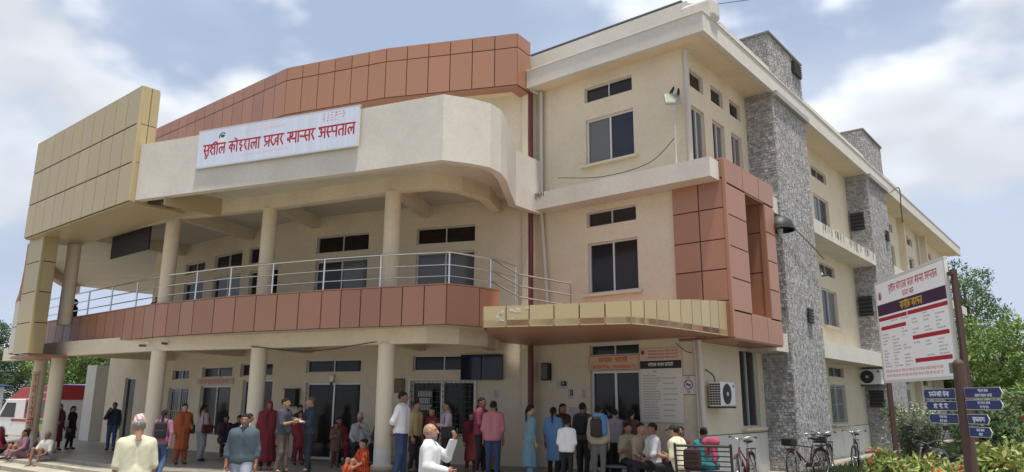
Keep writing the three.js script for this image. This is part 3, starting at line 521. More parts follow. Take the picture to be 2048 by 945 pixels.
// --- pharmacy signs on the front wall
const wf = W0;
{
  board('pharmacy_sign', 'orange lettered pharmacy sign over the glass double door', 'sign', 1.5, 0.4, 0.03, canvasMat(768, 205, (c, w, h) => {
    c.fillStyle = '#caa98c'; c.fillRect(0, 0, w, h); c.strokeStyle = '#8a3b2a'; c.lineWidth = 6; c.strokeRect(10, 10, w - 20, h - 20);
    devCentre(c, 'awpt/Al  P/Arm^s/I', w / 2, 40, 52, '#b5432a', 0.17, 600); c.fillStyle = '#b5432a'; c.font = 'bold 62px sans-serif'; c.textAlign = 'center'; c.fillText('(HOSPITAL PHARMACY)', w / 2, 178, w - 60);
  }), M.aluWhite, wf.at(sx(-10.01), 2.745, 0.03), 0);
  board('notice_board', 'tall printed price list board with black and red header beside the pharmacy door', 'notice board', 1.12, 1.76, 0.03, canvasMat(640, 1005, (c, w, h) => {
    c.fillStyle = '#d3d0c9'; c.fillRect(0, 0, w, h); c.fillStyle = '#cdb4a8'; c.fillRect(0, 0, w, 165);
    c.fillStyle = '#1b1a1c'; c.fillRect(0, 170, w, 110); devCentre(c, 'kr/ISk kr/Ay s/Ar/Il/I', w / 2, 205, 40, '#e8e4dc', 0.15, 520);
    for (const y of [28, 72, 116]) devCentre(c, words.slice(0, 7).join(' '), w / 2 + 40, y, 22, '#a5392f', 0.16, 500);
    c.fillStyle = '#7a3028'; c.fillRect(20, 24, 54, 54); devCentre(c, 'vy^v', w * 0.35, 310, 24, '#a5392f', 0.15);
    for (let i = 0; i < 17; i++) { smallText(c, 40, 370 + i * 36, 15, 220 + rnd() * 60, '#6a6866'); if (i % 2) smallText(c, 350, 370 + i * 36, 15, 180 + rnd() * 60, '#6a6866'); }
  }), M.aluWhite, wf.at(sx(-8.68), 2.18, 0.03), 0);
  board('no_smoking_sign', 'small square no smoking sign on the cream wall by the corner pipe', 'sign', 0.46, 0.46, 0.02, canvasMat(256, 256, (c, w, h) => {
    c.fillStyle = '#cfc6cc'; c.fillRect(0, 0, w, h); c.strokeStyle = '#7a2a44'; c.lineWidth = 8; c.strokeRect(6, 6, w - 12, h - 12); c.lineWidth = 12; c.strokeStyle = '#6a2038'; c.beginPath(); c.arc(128, 124, 60, 0, 7); c.stroke();
    c.fillStyle = '#26242a'; c.fillRect(88, 116, 76, 14); c.beginPath(); c.moveTo(86, 84); c.lineTo(170, 166); c.stroke(); devCentre(c, 'dhRp/An', 128, 26, 18, '#6a2038', 0.16); devCentre(c, 'n/Is/Ed', 128, 212, 18, '#6a2038', 0.16);
  }), M.aluWhite, wf.at(sx(-7.98), 2.17, 0.02), 0);
  for (const [x, y, w, h, lb] of [[-11.62, 2.22, 0.42, 0.24, 'white paper with a black picture taped to the wall left of the pharmacy door'], [-11.34, 1.98, 0.2, 0.28, 'small white notice sheet on the wall below the picture paper'], [-10.92, 1.98, 0.18, 0.28, 'narrow notice sheet pasted beside the pharmacy door frame'], [-11.2, 1.45, 0.5, 0.42, 'large pale poster sheet low on the wall left of the pharmacy door']])
    board('wall_notice', lb, 'notice', w, h, 0.006, canvasMat(128, 128, (c, W_, H_) => { c.fillStyle = '#bdbab4'; c.fillRect(0, 0, W_, H_); if (lb.includes('picture')) { c.fillStyle = '#222'; c.fillRect(52, 16, 60, 70); c.fillStyle = '#bdbab4'; c.fillRect(70, 24, 12, 40); } for (let i = 0; i < 8; i++) smallText(c, 10, 10 + i * 15, 7, 90, '#6d6d70'); }), M.white2, wf.at(sx(x), y, 0.008), 0, null);
  const sp = thing('wall_speaker', 'black box speaker fixed to the wall under the gold canopy', 'speaker', wf.at(sx(-12.08), 2.56, 0.1), 0); part(sp, 'cabinet', rbx(0.24, 0.46, 0.18, 0, 0, 0, 0.02), M.black); part(sp, 'grille', rbx(0.2, 0.4, 0.02, 0, 0, 0.092, 0.005), M.plasticGrey); part(sp, 'bracket', bx(0.06, 0.1, 0.05, 0, 0, -0.1), M.plasticGrey);
}
// --- on the curved wall
{
  const f = WA[0], r = faceRy(f);
  const tv = thing('display_screen', 'wide dark display screens hung over the grilled window', 'screen', f.at(1.22, 2.69, 0.13), r); for (const x of [-0.31, 0.31]) part(tv, 'screen', rbx(0.6, 0.68, 0.07, x, 0, 0, 0.01), M.glassBlue); part(tv, 'mount', bx(0.5, 0.2, 0.1, 0, 0, -0.07), M.black);
  board('plaque', 'brown wooden plaque on the wall beside the column with white base', 'plaque', 0.42, 0.4, 0.03, canvasMat(128, 128, (c, w, h) => { c.fillStyle = '#5d4a36'; c.fillRect(0, 0, w, h); for (let i = 0; i < 6; i++) smallText(c, 14, 16 + i * 18, 9, 96, '#a08a62'); }), mat(0.1, 0.07, 0.045, 0.6), WA[1].at(0.2, 2.2, 0.03), faceRy(WA[1]));
  board('paper_sheet', 'single white sheet stuck to the cream wall under the dark screens', 'notice', 0.2, 0.24, 0.005, canvasMat(64, 64, (c, w, h) => { c.fillStyle = '#b4b2ae'; c.fillRect(0, 0, w, h); for (let i = 0; i < 5; i++) smallText(c, 8, 10 + i * 10, 5, 46, '#77767a'); }), M.white2, f.at(0.82, 1.98, 0.006), r);
  const g = thing('window_grille', 'white steel grille with square mesh over the verandah window', 'grille', f.at(2.42, 1.58, 0.06), r); const l = [];
  for (let x = -0.98; x <= 0.99; x += 0.14) l.push(bar([x, -0.72, 0], [x, 0.76, 0], 0.008, 0.008, 5)); for (let y = -0.72; y < 0.78; y += 0.148) l.push(bar([-0.98, y, 0.01], [0.98, y, 0.01], 0.008, 0.008, 5)); part(g, 'mesh_bars', merge(l), M.plasticGrey); part(g, 'border', merge([bx(2.04, 0.05, 0.03, 0, 0.77, 0), bx(0.05, 1.5, 0.03, -1.0, 0, 0), bx(0.05, 1.5, 0.03, 1.0, 0, 0), bx(0.04, 1.5, 0.03, 0, 0, 0)]), M.aluWhite);
  part(g, 'lettered_plate', new THREE.PlaneGeometry(0.5, 0.62), canvasMat(160, 200, (c, w, h) => { c.fillStyle = '#2b2c2c'; c.fillRect(0, 0, w, h); c.fillStyle = '#a7aaa4'; for (let i = 0; i < 9; i++) { c.fillRect(16 + i * 15, 20, 9, 50); c.fillRect(16 + i * 15, 140, 9, 46); } c.fillRect(30, 84, 100, 44); c.fillStyle = '#2b2c2c'; for (let i = 0; i < 5; i++) c.fillRect(40 + i * 19, 90, 8, 32); })).position.set(-0.5, 0.22, 0.03);
  const w3 = WA[3];
  board('banner_strip', 'faded red lettered strip above the ticket window', 'sign', 2.3, 0.2, 0.02, canvasMat(768, 72, (c, w, h) => { c.fillStyle = '#b39a86'; c.fillRect(0, 0, w, h); smallText(c, 60, 20, 34, 640, '#a1553f'); }), M.aluWhite, w3.at(1.3, 2.39, 0.03), faceRy(w3));
  const w1 = WA[1]; const bxs = thing('letter_box', 'black wall box beside the dark double doors', 'wall box', w1.at(3.55 + 0.28, 1.85, 0.12), faceRy(w1)); part(bxs, 'box', rbx(0.42, 0.5, 0.2, 0, 0, 0, 0.02), M.black); part(bxs, 'hood', rbx(0.46, 0.03, 0.26, 0, 0.26, 0.02, 0.01), M.plasticGrey);
  const dc = thing('door_closer_sign', 'small grey light fitting over the dark double doors', 'lamp', w1.at(2.45, 2.42, 0.06), faceRy(w1)); part(dc, 'body', rbx(0.14, 0.22, 0.1, 0, 0, 0, 0.02), M.alu); part(dc, 'bulb', new THREE.SphereGeometry(0.05, 12, 8), M.plasticGrey).position.set(0, -0.15, 0.03);
}
// red lettering painted down the far column
{
  const s = thing('column_lettering', 'red vertical lettering strip wrapped on the far entrance column', 'sign', [-30.6, 0, -10.3]);
  const m = canvasMat(128, 640, (c, w, h) => { c.fillStyle = '#a9987c'; c.fillRect(0, 0, w, h); ['i', 'm', 'r', 'j/e', 'Ns/I'].forEach((q, i) => { devCentre(c, q, w / 2, 40 + i * 124, 78, '#a3402c', 0.17); }); });
  const g = new THREE.CylinderGeometry(0.2175, 0.2175, 2.0, 20, 1, true, -0.62, 1.24); const q = part(s, 'printed_strip', g, m); q.position.y = 1.75; q.rotation.y = 0.75;
}
// --- citizen charter board on two steel posts
{
  const a = [-1.88, -12.58], b = [-3.34, -14.66], f = frame(a, b), y0 = 2.14, y1 = 3.91, h = y1 - y0, L = f.L;
  // seen from the camera the face looks toward -x side of the frame: build facing the camera
  const o = thing('charter_board', 'large white printed charter board with purple band on rusty posts', 'sign board', f.at(L / 2, (y0 + y1) / 2, 0), f.ry);
  const m = canvasMat(1280, 900, (c, w, h_) => {
    c.fillStyle = '#eeeef0'; c.fillRect(0, 0, w, h_);
    devCentre(c, 's/uS/Il k/Oir/Al/A Rxr Y/ANsr awpt/Al', w * 0.56, 50, 58, '#b0384c', 0.16, 900); devCentre(c, 'xjur/A b/A^k/e', w * 0.5, 138, 42, '#b0384c', 0.16);
    c.fillStyle = '#3a2147'; c.fillRect(0, 200, w, 105); devCentre(c, 'n/Agr/Ik vd/APt', w * 0.52, 228, 58, '#d8b32c', 0.16, 420);
    c.fillStyle = '#a82334'; c.fillRect(0, 322, w * 0.45, 34); c.fillRect(w * 0.46, 322, w * 0.54, 34); c.fillRect(30, 408, w * 0.4, 34); c.fillRect(w * 0.5, 540, w * 0.48, 34); c.fillRect(w * 0.5, 735, w * 0.48, 34);
    for (let i = 0; i < 15; i++) for (let k = 0; k < 6; k++) { const x = 40 + k * 205, y = 366 + i * 29; if ((k < 2 && Math.abs(y - 424) < 36) || (k > 2 && (Math.abs(y - 556) < 30 || Math.abs(y - 752) < 30))) continue; if (rnd() < 0.85) smallText(c, x, y, 12, 60 + rnd() * 110, '#6d6c74'); }
    c.fillStyle = '#c58a92'; smallText(c, 40, 812, 22, 1080, '#bd6671'); smallText(c, 40, 852, 22, 1080, '#bd6671'); c.fillStyle = '#77777c'; c.fillRect(1180, 800, 60, 80);
    c.strokeStyle = '#b0384c'; c.lineWidth = 10; c.beginPath(); c.arc(70, 120, 34, 0, 7); c.stroke(); c.fillStyle = '#b0384c'; c.fillRect(50, 110, 40, 46); c.fillStyle = '#35507a'; c.beginPath(); c.arc(70, 112, 16, 0, 7); c.fill();
  });
  // frame() local +z is inward (away from the outside normal); the outside here is f's -z
  const dirOut = (f.nx * (0 - a[0]) + f.nz * (0 - a[1])) > 0 ? -1 : 1;
  part(o, 'panel', bx(L, h, 0.03), M.aluWhite);
  const face = part(o, 'printed_face', new THREE.PlaneGeometry(L - 0.05, h - 0.05), m); face.position.z = dirOut * 0.019; if (dirOut < 0) face.rotation.y = Math.PI;
  part(o, 'border', merge([bx(L + 0.04, 0.04, 0.05, 0, h / 2, 0), bx(L + 0.04, 0.04, 0.05, 0, -h / 2, 0), bx(0.04, h, 0.05, L / 2, 0, 0), bx(0.04, h, 0.05, -L / 2, 0, 0)]), M.aluWhite);
  for (const s of [-1, 1]) { const px = s * (L / 2 + (s < 0 ? 0.09 : 0.03)); part(o, 'post', bx(0.07, 3.9, 0.07, px, -1.32 + (s < 0 ? 0.06 : 0), 0.06 * -dirOut), M.rust); part(o, 'bracket', merge([bx(0.16, 0.05, 0.05, px * 0.98, h / 2 - 0.25, 0.02 * -dirOut), bx(0.16, 0.05, 0.05, px * 0.98, -h / 2 + 0.1, 0.02 * -dirOut)]), M.rust); }
}
// --- blue direction signs on a brown post
{
  const P0 = [-1.43, -9.62], o = thing('direction_post', 'brown pipe post carrying blue arrow direction signs', 'signpost', [P0[0], gy(...P0), P0[1]], -0.686);
  part(o, 'post', merge([new THREE.CylinderGeometry(0.062, 0.068, 2.4, 16).translate(0, 1.2, 0), new THREE.SphereGeometry(0.062, 16, 8).translate(0, 2.4, 0)]), M.rust);
  const signs = [[-1, 2.085, 0.494, 0.115, ['imj/ens/I s/ev/A']], [-1, 1.95, 0.468, 0.105, ['o. p/I. d/I.']], [-1, 1.81, 0.442, 0.105, ['dRt/A^ ks', 's/ev/A krm']], [1, 2.09, 0.501, 0.115, ['p/Ir/Ay s/ev/A', 'lRry S/Al/A bhs/I']], [1, 1.965, 0.488, 0.105, ['j/An krt l/Abr', 'p/I p/I r/Am']], [1, 1.815, 0.293, 0.105, ['s/uRl/Ay']], [1, 1.68, 0.305, 0.105, ['n/As k/As', 'm/Ir/I']]];
  for (const [sd, y, w, h, txt] of signs) {
    const k = sd, sh = new THREE.Shape([[0, -h / 2], [w - h * 0.3, -h / 2], [w, 0], [w - h * 0.3, h / 2], [0, h / 2]].map(([a, b]) => new THREE.Vector2(k * (0.065 + a), b)));
    const sg = part(o, 'arrow_sign', new THREE.ExtrudeGeometry(sh, { depth: 0.008, bevelEnabled: false }), mat(0.5, 0.52, 0.55, 0.5)); sg.position.set(0, y, 0.02);
    const m = canvasMat(512, Math.round(512 * h / (w - 0.03)), (c, W_, H_) => { c.fillStyle = '#22325e'; c.fillRect(0, 0, W_, H_); const n = txt.length, hh = n > 1 ? H_ * 0.22 : H_ * 0.4; txt.forEach((q, i) => devCentre(c, q, W_ / 2, H_ * (n > 1 ? 0.2 + i * 0.42 : 0.32), hh, '#d5dae6', 0.17, W_ * 0.86)); });
    const bl = new THREE.Shape([[0.006, -h / 2 + 0.006], [w - h * 0.3, -h / 2 + 0.006], [w - 0.01, 0], [w - h * 0.3, h / 2 - 0.006], [0.006, h / 2 - 0.006]].map(([a, b]) => new THREE.Vector2(k * (0.065 + a), b)));
    const gg = new THREE.ShapeGeometry(bl), p = gg.attributes.position, uv = gg.attributes.uv, x0 = k > 0 ? 0.065 : -(0.065 + w);
    for (let i = 0; i < p.count; i++) uv.setXY(i, (p.getX(i) - x0) / w, (p.getY(i) + h / 2) / h);
    const fc = part(sg, 'printed_face', gg, m); fc.position.z = 0.011;
  }
}

// ================================================================ PEOPLE: tapered bones joined in one distance field, meshed by surface nets
function nets(sdf, lo, hi, c) {
  const nx = Math.ceil((hi[0] - lo[0]) / c) + 1, ny = Math.ceil((hi[1] - lo[1]) / c) + 1, nz = Math.ceil((hi[2] - lo[2]) / c) + 1, N = nx * ny * nz, v = new Float32Array(N);
  for (let k = 0, i = 0; k < nz; k++) for (let j = 0; j < ny; j++) for (let x = 0; x < nx; x++) v[i++] = sdf(lo[0] + x * c, lo[1] + j * c, lo[2] + k * c);
  const id = new Int32Array(N).fill(-1), P = [], I = [], sy = nx, sz_ = nx * ny, E = [[0, 1], [2, 3], [4, 5], [6, 7], [0, 2], [1, 3], [4, 6], [5, 7], [0, 4], [1, 5], [2, 6], [3, 7]];
  for (let k = 0; k < nz - 1; k++) for (let j = 0; j < ny - 1; j++) for (let x = 0; x < nx - 1; x++) {
    const b = x + j * sy + k * sz_; let m = 0; const q = [];
    for (let e = 0; e < 8; e++) { const w = v[b + (e & 1) + (e >> 1 & 1) * sy + (e >> 2) * sz_]; q.push(w); if (w < 0) m |= 1 << e; }
    if (m === 0 || m === 255) continue;
    let a = 0, px = 0, py = 0, pz = 0;
    for (const [e, f] of E) { if ((q[e] < 0) === (q[f] < 0)) continue; const t = q[e] / (q[e] - q[f]); px += (e & 1) + ((f & 1) - (e & 1)) * t; py += (e >> 1 & 1) + ((f >> 1 & 1) - (e >> 1 & 1)) * t; pz += (e >> 2) + ((f >> 2) - (e >> 2)) * t; a++; }
    id[b] = P.length / 3; P.push(lo[0] + (x + px / a) * c, lo[1] + (j + py / a) * c, lo[2] + (k + pz / a) * c);
  }
  for (let k = 1; k < nz - 1; k++) for (let j = 1; j < ny - 1; j++) for (let x = 1; x < nx - 1; x++) {
    const b = x + j * sy + k * sz_;
    for (const [d, u, w] of [[1, sy, sz_], [sy, sz_, 1], [sz_, 1, sy]]) {
      const s0 = v[b] < 0, s1 = v[b + d] < 0; if (s0 === s1) continue;
      const A_ = id[b], B_ = id[b - u], C_ = id[b - u - w], D_ = id[b - w]; if (A_ < 0 || B_ < 0 || C_ < 0 || D_ < 0) continue;
      if (s0) I.push(A_, B_, C_, A_, C_, D_); else I.push(A_, C_, B_, A_, D_, C_);
    }
  }
  const g = new THREE.BufferGeometry(); g.setAttribute('position', new THREE.Float32BufferAttribute(P, 3)); g.setIndex(I); g.computeVertexNormals(); return g;
}
const smin = (a, b, k) => { const h = Math.max(k - Math.abs(a - b), 0) / k; return Math.min(a, b) - h * h * k * 0.25; };
function cap(x, y, z, B) { // B: [ax,ay,az, bx,by,bz, ra, rb]
  const bx_ = B[3] - B[0], by = B[4] - B[1], bz = B[5] - B[2], px = x - B[0], py = y - B[1], pz = z - B[2];
  const t = clamp((px * bx_ + py * by + pz * bz) / (bx_ * bx_ + by * by + bz * bz + 1e-9)); return Math.hypot(px - bx_ * t, py - by * t, pz - bz * t) - (B[6] + (B[7] - B[6]) * t);
}
const field = (bones, k = 0.04) => (x, y, z) => { let d = 9; for (const b of bones) d = smin(d, cap(x, y, z, b), k); return d; };
function bounds(bones, m) { const lo = [9, 9, 9], hi = [-9, -9, -9]; for (const b of bones) for (const o of [0, 3]) for (let i = 0; i < 3; i++) { const r = Math.max(b[6], b[7]) + m; lo[i] = Math.min(lo[i], b[o + i] - r); hi[i] = Math.max(hi[i], b[o + i] + r); } return [lo, hi]; }
const ell = (x, y, z, c, r) => { const k = Math.hypot((x - c[0]) / r[0], (y - c[1]) / r[1], (z - c[2]) / r[2]); return (k - 1) * Math.min(...r); };
const box3 = (x, y, z, c, h, r) => { const a = Math.abs(x - c[0]) - h[0], b = Math.abs(y - c[1]) - h[1], d = Math.abs(z - c[2]) - h[2]; return Math.hypot(Math.max(a, 0), Math.max(b, 0), Math.max(d, 0)) + Math.min(Math.max(a, b, d), 0) - r; };
// head template, origin at the centre of the skull, face toward +z
function headSdf(x, y, z) {
  let d = ell(x, y, z, [0, 0.022, -0.012], [0.076, 0.09, 0.096]);
  d = smin(d, ell(x, y, z, [0, -0.045, 0.022], [0.058, 0.072, 0.066]), 0.04);
  d = smin(d, cap(x, y, z, [0, -0.098, 0.045, 0, -0.098, 0.06, 0.026, 0.02]), 0.03);
  d = smin(d, cap(x, y, z, [0, 0.02, 0.083, 0, -0.026, 0.108, 0.010, 0.015]), 0.016);
  d = smin(d, cap(x, y, z, [-0.04, 0.03, 0.072, 0.04, 0.03, 0.072, 0.012, 0.012]), 0.02);
  for (const s of [-1, 1]) { d = Math.max(d, -(ell(x, y, z, [s * 0.03, 0.008, 0.098], [0.02, 0.012, 0.02]))); d = smin(d, Math.hypot(x - s * 0.03, y - 0.006, z - 0.068) - 0.014, 0.006); d = smin(d, ell(x, y, z, [s * 0.079, 0, -0.005], [0.012, 0.032, 0.02]), 0.01); }
  d = smin(d, cap(x, y, z, [-0.018, -0.058, 0.078, 0.018, -0.058, 0.078, 0.010, 0.010]), 0.008);
  d = smin(d, cap(x, y, z, [0, -0.06, -0.02, 0, -0.2, -0.03, 0.056, 0.058]), 0.03);
  return d;
}
const headGeo = {}; for (const q of [0.0055, 0.0095]) headGeo[q] = nets(headSdf, [-0.11, -0.2, -0.13], [0.11, 0.13, 0.14], q);
// hand templates: wrist at the origin, fingers down -y, palm toward -x (right hand), thumb to +z
function handGeo(curl, cell) {
  const B = [], f = [[0.030, 0.082, 0.0078], [0.010, 0.088, 0.0082], [-0.011, 0.082, 0.0078], [-0.031, 0.066, 0.007]];
  const palm = (x, y, z) => box3(x, y, z, [0, -0.052, 0], [0.006, 0.032, 0.028], 0.012);
  for (const [z, L, r] of f) { let p = [0, -0.085, z], a = 0.12 + curl * 0.5; for (let k = 0; k < 3; k++) { const l = L * [0.45, 0.32, 0.26][k], n = [p[0] - Math.sin(a) * l, p[1] - Math.cos(a) * l, p[2] + z * 0.08]; B.push([...p, ...n, r * (1 - k * 0.08), r * (0.92 - k * 0.08)]); p = n; a += 0.25 + curl * 0.75; } }
  B.push([-0.004, -0.028, 0.026, -0.018, -0.058, 0.05, 0.0125, 0.0105], [-0.018, -0.058, 0.05, -0.03 - curl * 0.01, -0.088, 0.052 - curl * 0.012, 0.0105, 0.0085]);
  const wr = [0, 0.03, 0, 0, -0.03, 0, 0.024, 0.022];
  return nets((x, y, z) => { let d = smin(palm(x, y, z), cap(x, y, z, wr), 0.02); for (const b of B) d = smin(d, cap(x, y, z, b), 0.006); return d; }, [-0.1, -0.19, -0.06], [0.04, 0.06, 0.08], cell);
}
const hands = { r: handGeo(0.25, 0.0055), g: handGeo(0.95, 0.0055) };
const ARM = { down: [.05, -.28, -.02, .06, -.53, .05], fwd: [.04, -.26, .07, -.05, -.2, .31], phone: [.09, -.24, .12, -.07, -.0, .24], up: [.05, -.06, .27, -.02, .14, .43], back: [.08, -.26, -.1, -.08, -.46, -.17], lap: [.06, -.26, .08, -.04, -.4, .3], hip: [.18, -.22, -.08, .02, -.42, .05], sf: [.05, -.27, .07, .03, -.5, .2], sb: [.07, -.25, -.12, .07, -.48, -.16], bag: [.06, -.27, .0, .02, -.34, .24], knee: [.08, -.24, .14, .06, -.34, .36], chin: [.1, -.22, .16, -.1, -.06, .22] };
const SK = [[0.26, 0.135, 0.085], [0.33, 0.18, 0.115], [0.2, 0.10, 0.062], [0.42, 0.25, 0.17]];
const skinMats = SK.map((c) => mat(c[0], c[1], c[2], 0.55, { vertexColors: true }));
const clothMat = (c, rough = 0.88) => mat(c[0], c[1], c[2], rough, { map: T.cloth });
const hairMat = mat(0.007, 0.006, 0.0055, 0.95), greyHair = mat(0.16, 0.155, 0.15, 0.7);
let pNo = 0;
function person(o) {
  const { x, z, y = FL, h = 1.65, face = 0, pose = 'stand', L = 'down', R = 'down', skin = pNo % 3, lean = 0, top, bottom, hair = 'short', cell = 0.024, tilt = 0, turn = 0, seat = 0.45, label, shoe = [0.03, 0.025, 0.022], build = 1 } = o;
  pNo++; const s = h / 1.7, g = thing('person', label, 'person', [x, y, z], Math.atan2(-x, -z) + face * Math.PI / 180, o.group);
  // ---- joints
  const py = pose === 'sit' ? seat / s + 0.09 : pose === 'floor' ? 0.14 : 0.93, dy = py - 0.93, cl = Math.cos(lean), sl = Math.sin(lean);
  const up = (X, Y, Z) => { const yy = Y - 0.93; return [X * s, (py + yy * cl - Z * sl) * s, (yy * sl + Z * cl) * s]; };
  const arm = (sd, pr) => { const a = Array.isArray(pr) ? pr : ARM[pr], S = up(sd * 0.165 * build, 1.37, 0), q = (i) => { const u = up(sd * (0.165 * build + a[i]), 1.37 + a[i + 1], a[i + 2]); return u; }; return { S, E: q(0), W: q(3) }; };
  const aL = arm(1, L), aR = arm(-1, R);                       // the figure's left is +x
  const leg = (sd, k) => {
    const H0 = [sd * 0.085, py - 0.03, 0];
    let K, A0, F = 0.14;
    if (pose === 'walk') { K = k ? [sd * 0.09, 0.5, 0.15] : [sd * 0.09, 0.49, 0.02]; A0 = k ? [sd * 0.09, 0.1, 0.2] : [sd * 0.09, 0.15, -0.3]; }
    else if (pose === 'sit') { K = [sd * 0.13, py - 0.02, 0.42]; A0 = [sd * 0.13, 0.09, 0.40 + 0.05 * sd]; }
    else if (pose === 'floor') { K = [sd * 0.14, py + 0.26, 0.36]; A0 = [sd * 0.12, o.drop ?? 0.06, 0.46]; }
    else { K = [sd * 0.095, 0.49, 0.02]; A0 = [sd * 0.1, 0.09, -0.02 + 0.05 * sd]; }
    const m = (p) => p.map((w) => w * s); return { H0: m(H0), K: m(K), A0: m(A0), T: m([A0[0] * 1.15, A0[1] - 0.055, A0[2] + F]) };
  };
  const lL = leg(1, 1), lR = leg(-1, 0), b = build * s;
  const torso = (e) => [[...up(-0.075 * build, 0.97, 0), ...up(-0.1 * build, 1.32, 0.01), 0.105 * b + e, 0.105 * b + e], [...up(0.075 * build, 0.97, 0), ...up(0.1 * build, 1.32, 0.01), 0.105 * b + e, 0.105 * b + e], [...up(0, 1.425, -0.01), ...up(-0.155 * build, 1.375, 0), 0.05 * s + e, 0.055 * s + e * 0.8], [...up(0, 1.425, -0.01), ...up(0.155 * build, 1.375, 0), 0.05 * s + e, 0.055 * s + e * 0.8], [...up(-0.07 * build, 0.92, -0.01), ...up(0.07 * build, 0.92, -0.01), 0.118 * b + e, 0.118 * b + e]];
  const head = up(0, 1.588, 0.015 + tilt * 0.05), neck = [...up(0, 1.40, -0.01), ...up(0, 1.53, 0.0), 0.06 * s, 0.05 * s];
  const armB = (a, e, f1 = 1, f2 = 1) => { const l = [[...a.S, ...a.E.map((w, i) => a.S[i] + (w - a.S[i]) * f1), 0.052 * s + e, (0.052 - 0.012 * f1) * s + e]]; if (f2 > 0 && f1 >= 1) l.push([...a.E, ...a.W.map((w, i) => a.E[i] + (w - a.E[i]) * f2), 0.04 * s + e, (0.04 - 0.013 * f2) * s + e]); return l; };
  const legB = (l, e, f = 1) => [[...l.H0, ...l.K, 0.088 * b + e, 0.056 * s + e], [...l.K, ...l.A0.map((w, i) => l.K[i] + (w - l.K[i]) * f), 0.056 * s + e, (0.056 - 0.02 * f) * s + e]];
  // ---- body, head and hands in one mesh
  const bones = [...torso(0), neck, ...armB(aL, 0), ...armB(aR, 0), ...legB(lL, 0), ...legB(lR, 0), [...lL.A0, ...lL.T, 0.04 * s, 0.03 * s], [...lR.A0, ...lR.T, 0.04 * s, 0.03 * s]];
  const geos = [nets(field(bones, 0.035 * s), ...bounds(bones, 0.03), cell)];
  const hq = o.fine ? 0.0055 : 0.0095, hg = headGeo[hq].clone(), Rm = new THREE.Matrix4().makeRotationFromEuler(new THREE.Euler(tilt + lean * 0.4, turn, 0, 'YXZ')).setPosition(...head); hg.scale(s, s, s);
  const face0 = hg.attributes.position.array.slice(); hg.applyMatrix4(Rm); geos.push(hg);
  for (const [a, sd, hold] of [[aL, 1, o.holdL], [aR, -1, o.holdR]]) {
    const q = hands[hold ? 'g' : 'r'].clone(); if (sd > 0) { q.scale(s, s, s); } else { q.scale(-s, s, s); const I = q.index; for (let i = 0; i < I.count; i += 3) { const t = I.getX(i); I.setX(i, I.getX(i + 1)); I.setX(i + 1, t); } q.computeVertexNormals(); }
    const d = V3(...a.W).sub(V3(...a.E)).normalize(); q.applyQuaternion(new THREE.Quaternion().setFromUnitVectors(V3(0, -1, 0), d)); q.translate(...a.W); geos.push(q);
  }
  const all = geos.map((q) => { const n = q.attributes.position.count, c = new Float32Array(n * 3).fill(1); if (q === hg) for (let i = 0; i < n; i++) { const X = face0[i * 3] / s, Y = face0[i * 3 + 1] / s, Z = face0[i * 3 + 2] / s; if (Z > 0.055) { const e = Math.hypot((Math.abs(X) - 0.03) / 1.5, Y - 0.005); if (e < 0.0075) c.fill(0.12, i * 3, i * 3 + 3); else if (e < 0.011) c.fill(1.6, i * 3, i * 3 + 3); if (Math.abs(Math.abs(X) - 0.031) < 0.02 && Math.abs(Y - 0.032) < 0.006) c.fill(0.2, i * 3, i * 3 + 3); if (Math.abs(X) < 0.024 && Math.abs(Y + 0.058) < 0.008) { c[i * 3 + 1] = 0.7; c[i * 3 + 2] = 0.75; c[i * 3] = 0.95; } } } q.setAttribute('color', new THREE.BufferAttribute(c, 3)); q.deleteAttribute('uv'); return q; });
  part(g, 'body', mergeGeometries(all, false), skinMats[skin % 4]);
  // ---- clothing
  const wr = (f, k = 1) => (X, Y, Z) => f(X, Y, Z) + 0.011 * k * (noise3(X * 11 + pNo * 3.1, Y * 6 + X * 5, Z * 11) - 0.5) + 0.006 * k * (noise3(X * 24 + Y * 9, Y * 13 + pNo, Z * 24) - 0.5);
  const put = (name, f, bn, m, extra = 0.05) => { const [lo, hi] = bounds(bn, extra); const q = nets(f, lo, hi, cell * 0.92), P = q.attributes.position, uv = new Float32Array(P.count * 2); for (let i = 0; i < P.count; i++) { uv[i * 2] = (P.getX(i) + P.getZ(i)) * 6; uv[i * 2 + 1] = P.getY(i) * 6; } q.setAttribute('uv', new THREE.BufferAttribute(uv, 2)); return part(g, name, q, m); };
  const baseY = py * s, tn_ = top || {};
  if (bottom && bottom.c) {
    const e = (bottom.loose ?? 0.014) * s, f = bottom.len ?? 0.97, bn = [...legB(lL, e, f), ...legB(lR, e, f), torso(e * 0.8)[4]], fl = field(bn, 0.03 * s), wy = baseY + 0.09 * s;
    const lo = Math.min(lL.A0[1], lR.A0[1]);
    put('trousers', wr((X, Y, Z) => Math.max(fl(X, Y, Z), Y - wy, (lo - 0.02) - Y)), bn, clothMat(bottom.c));
  }
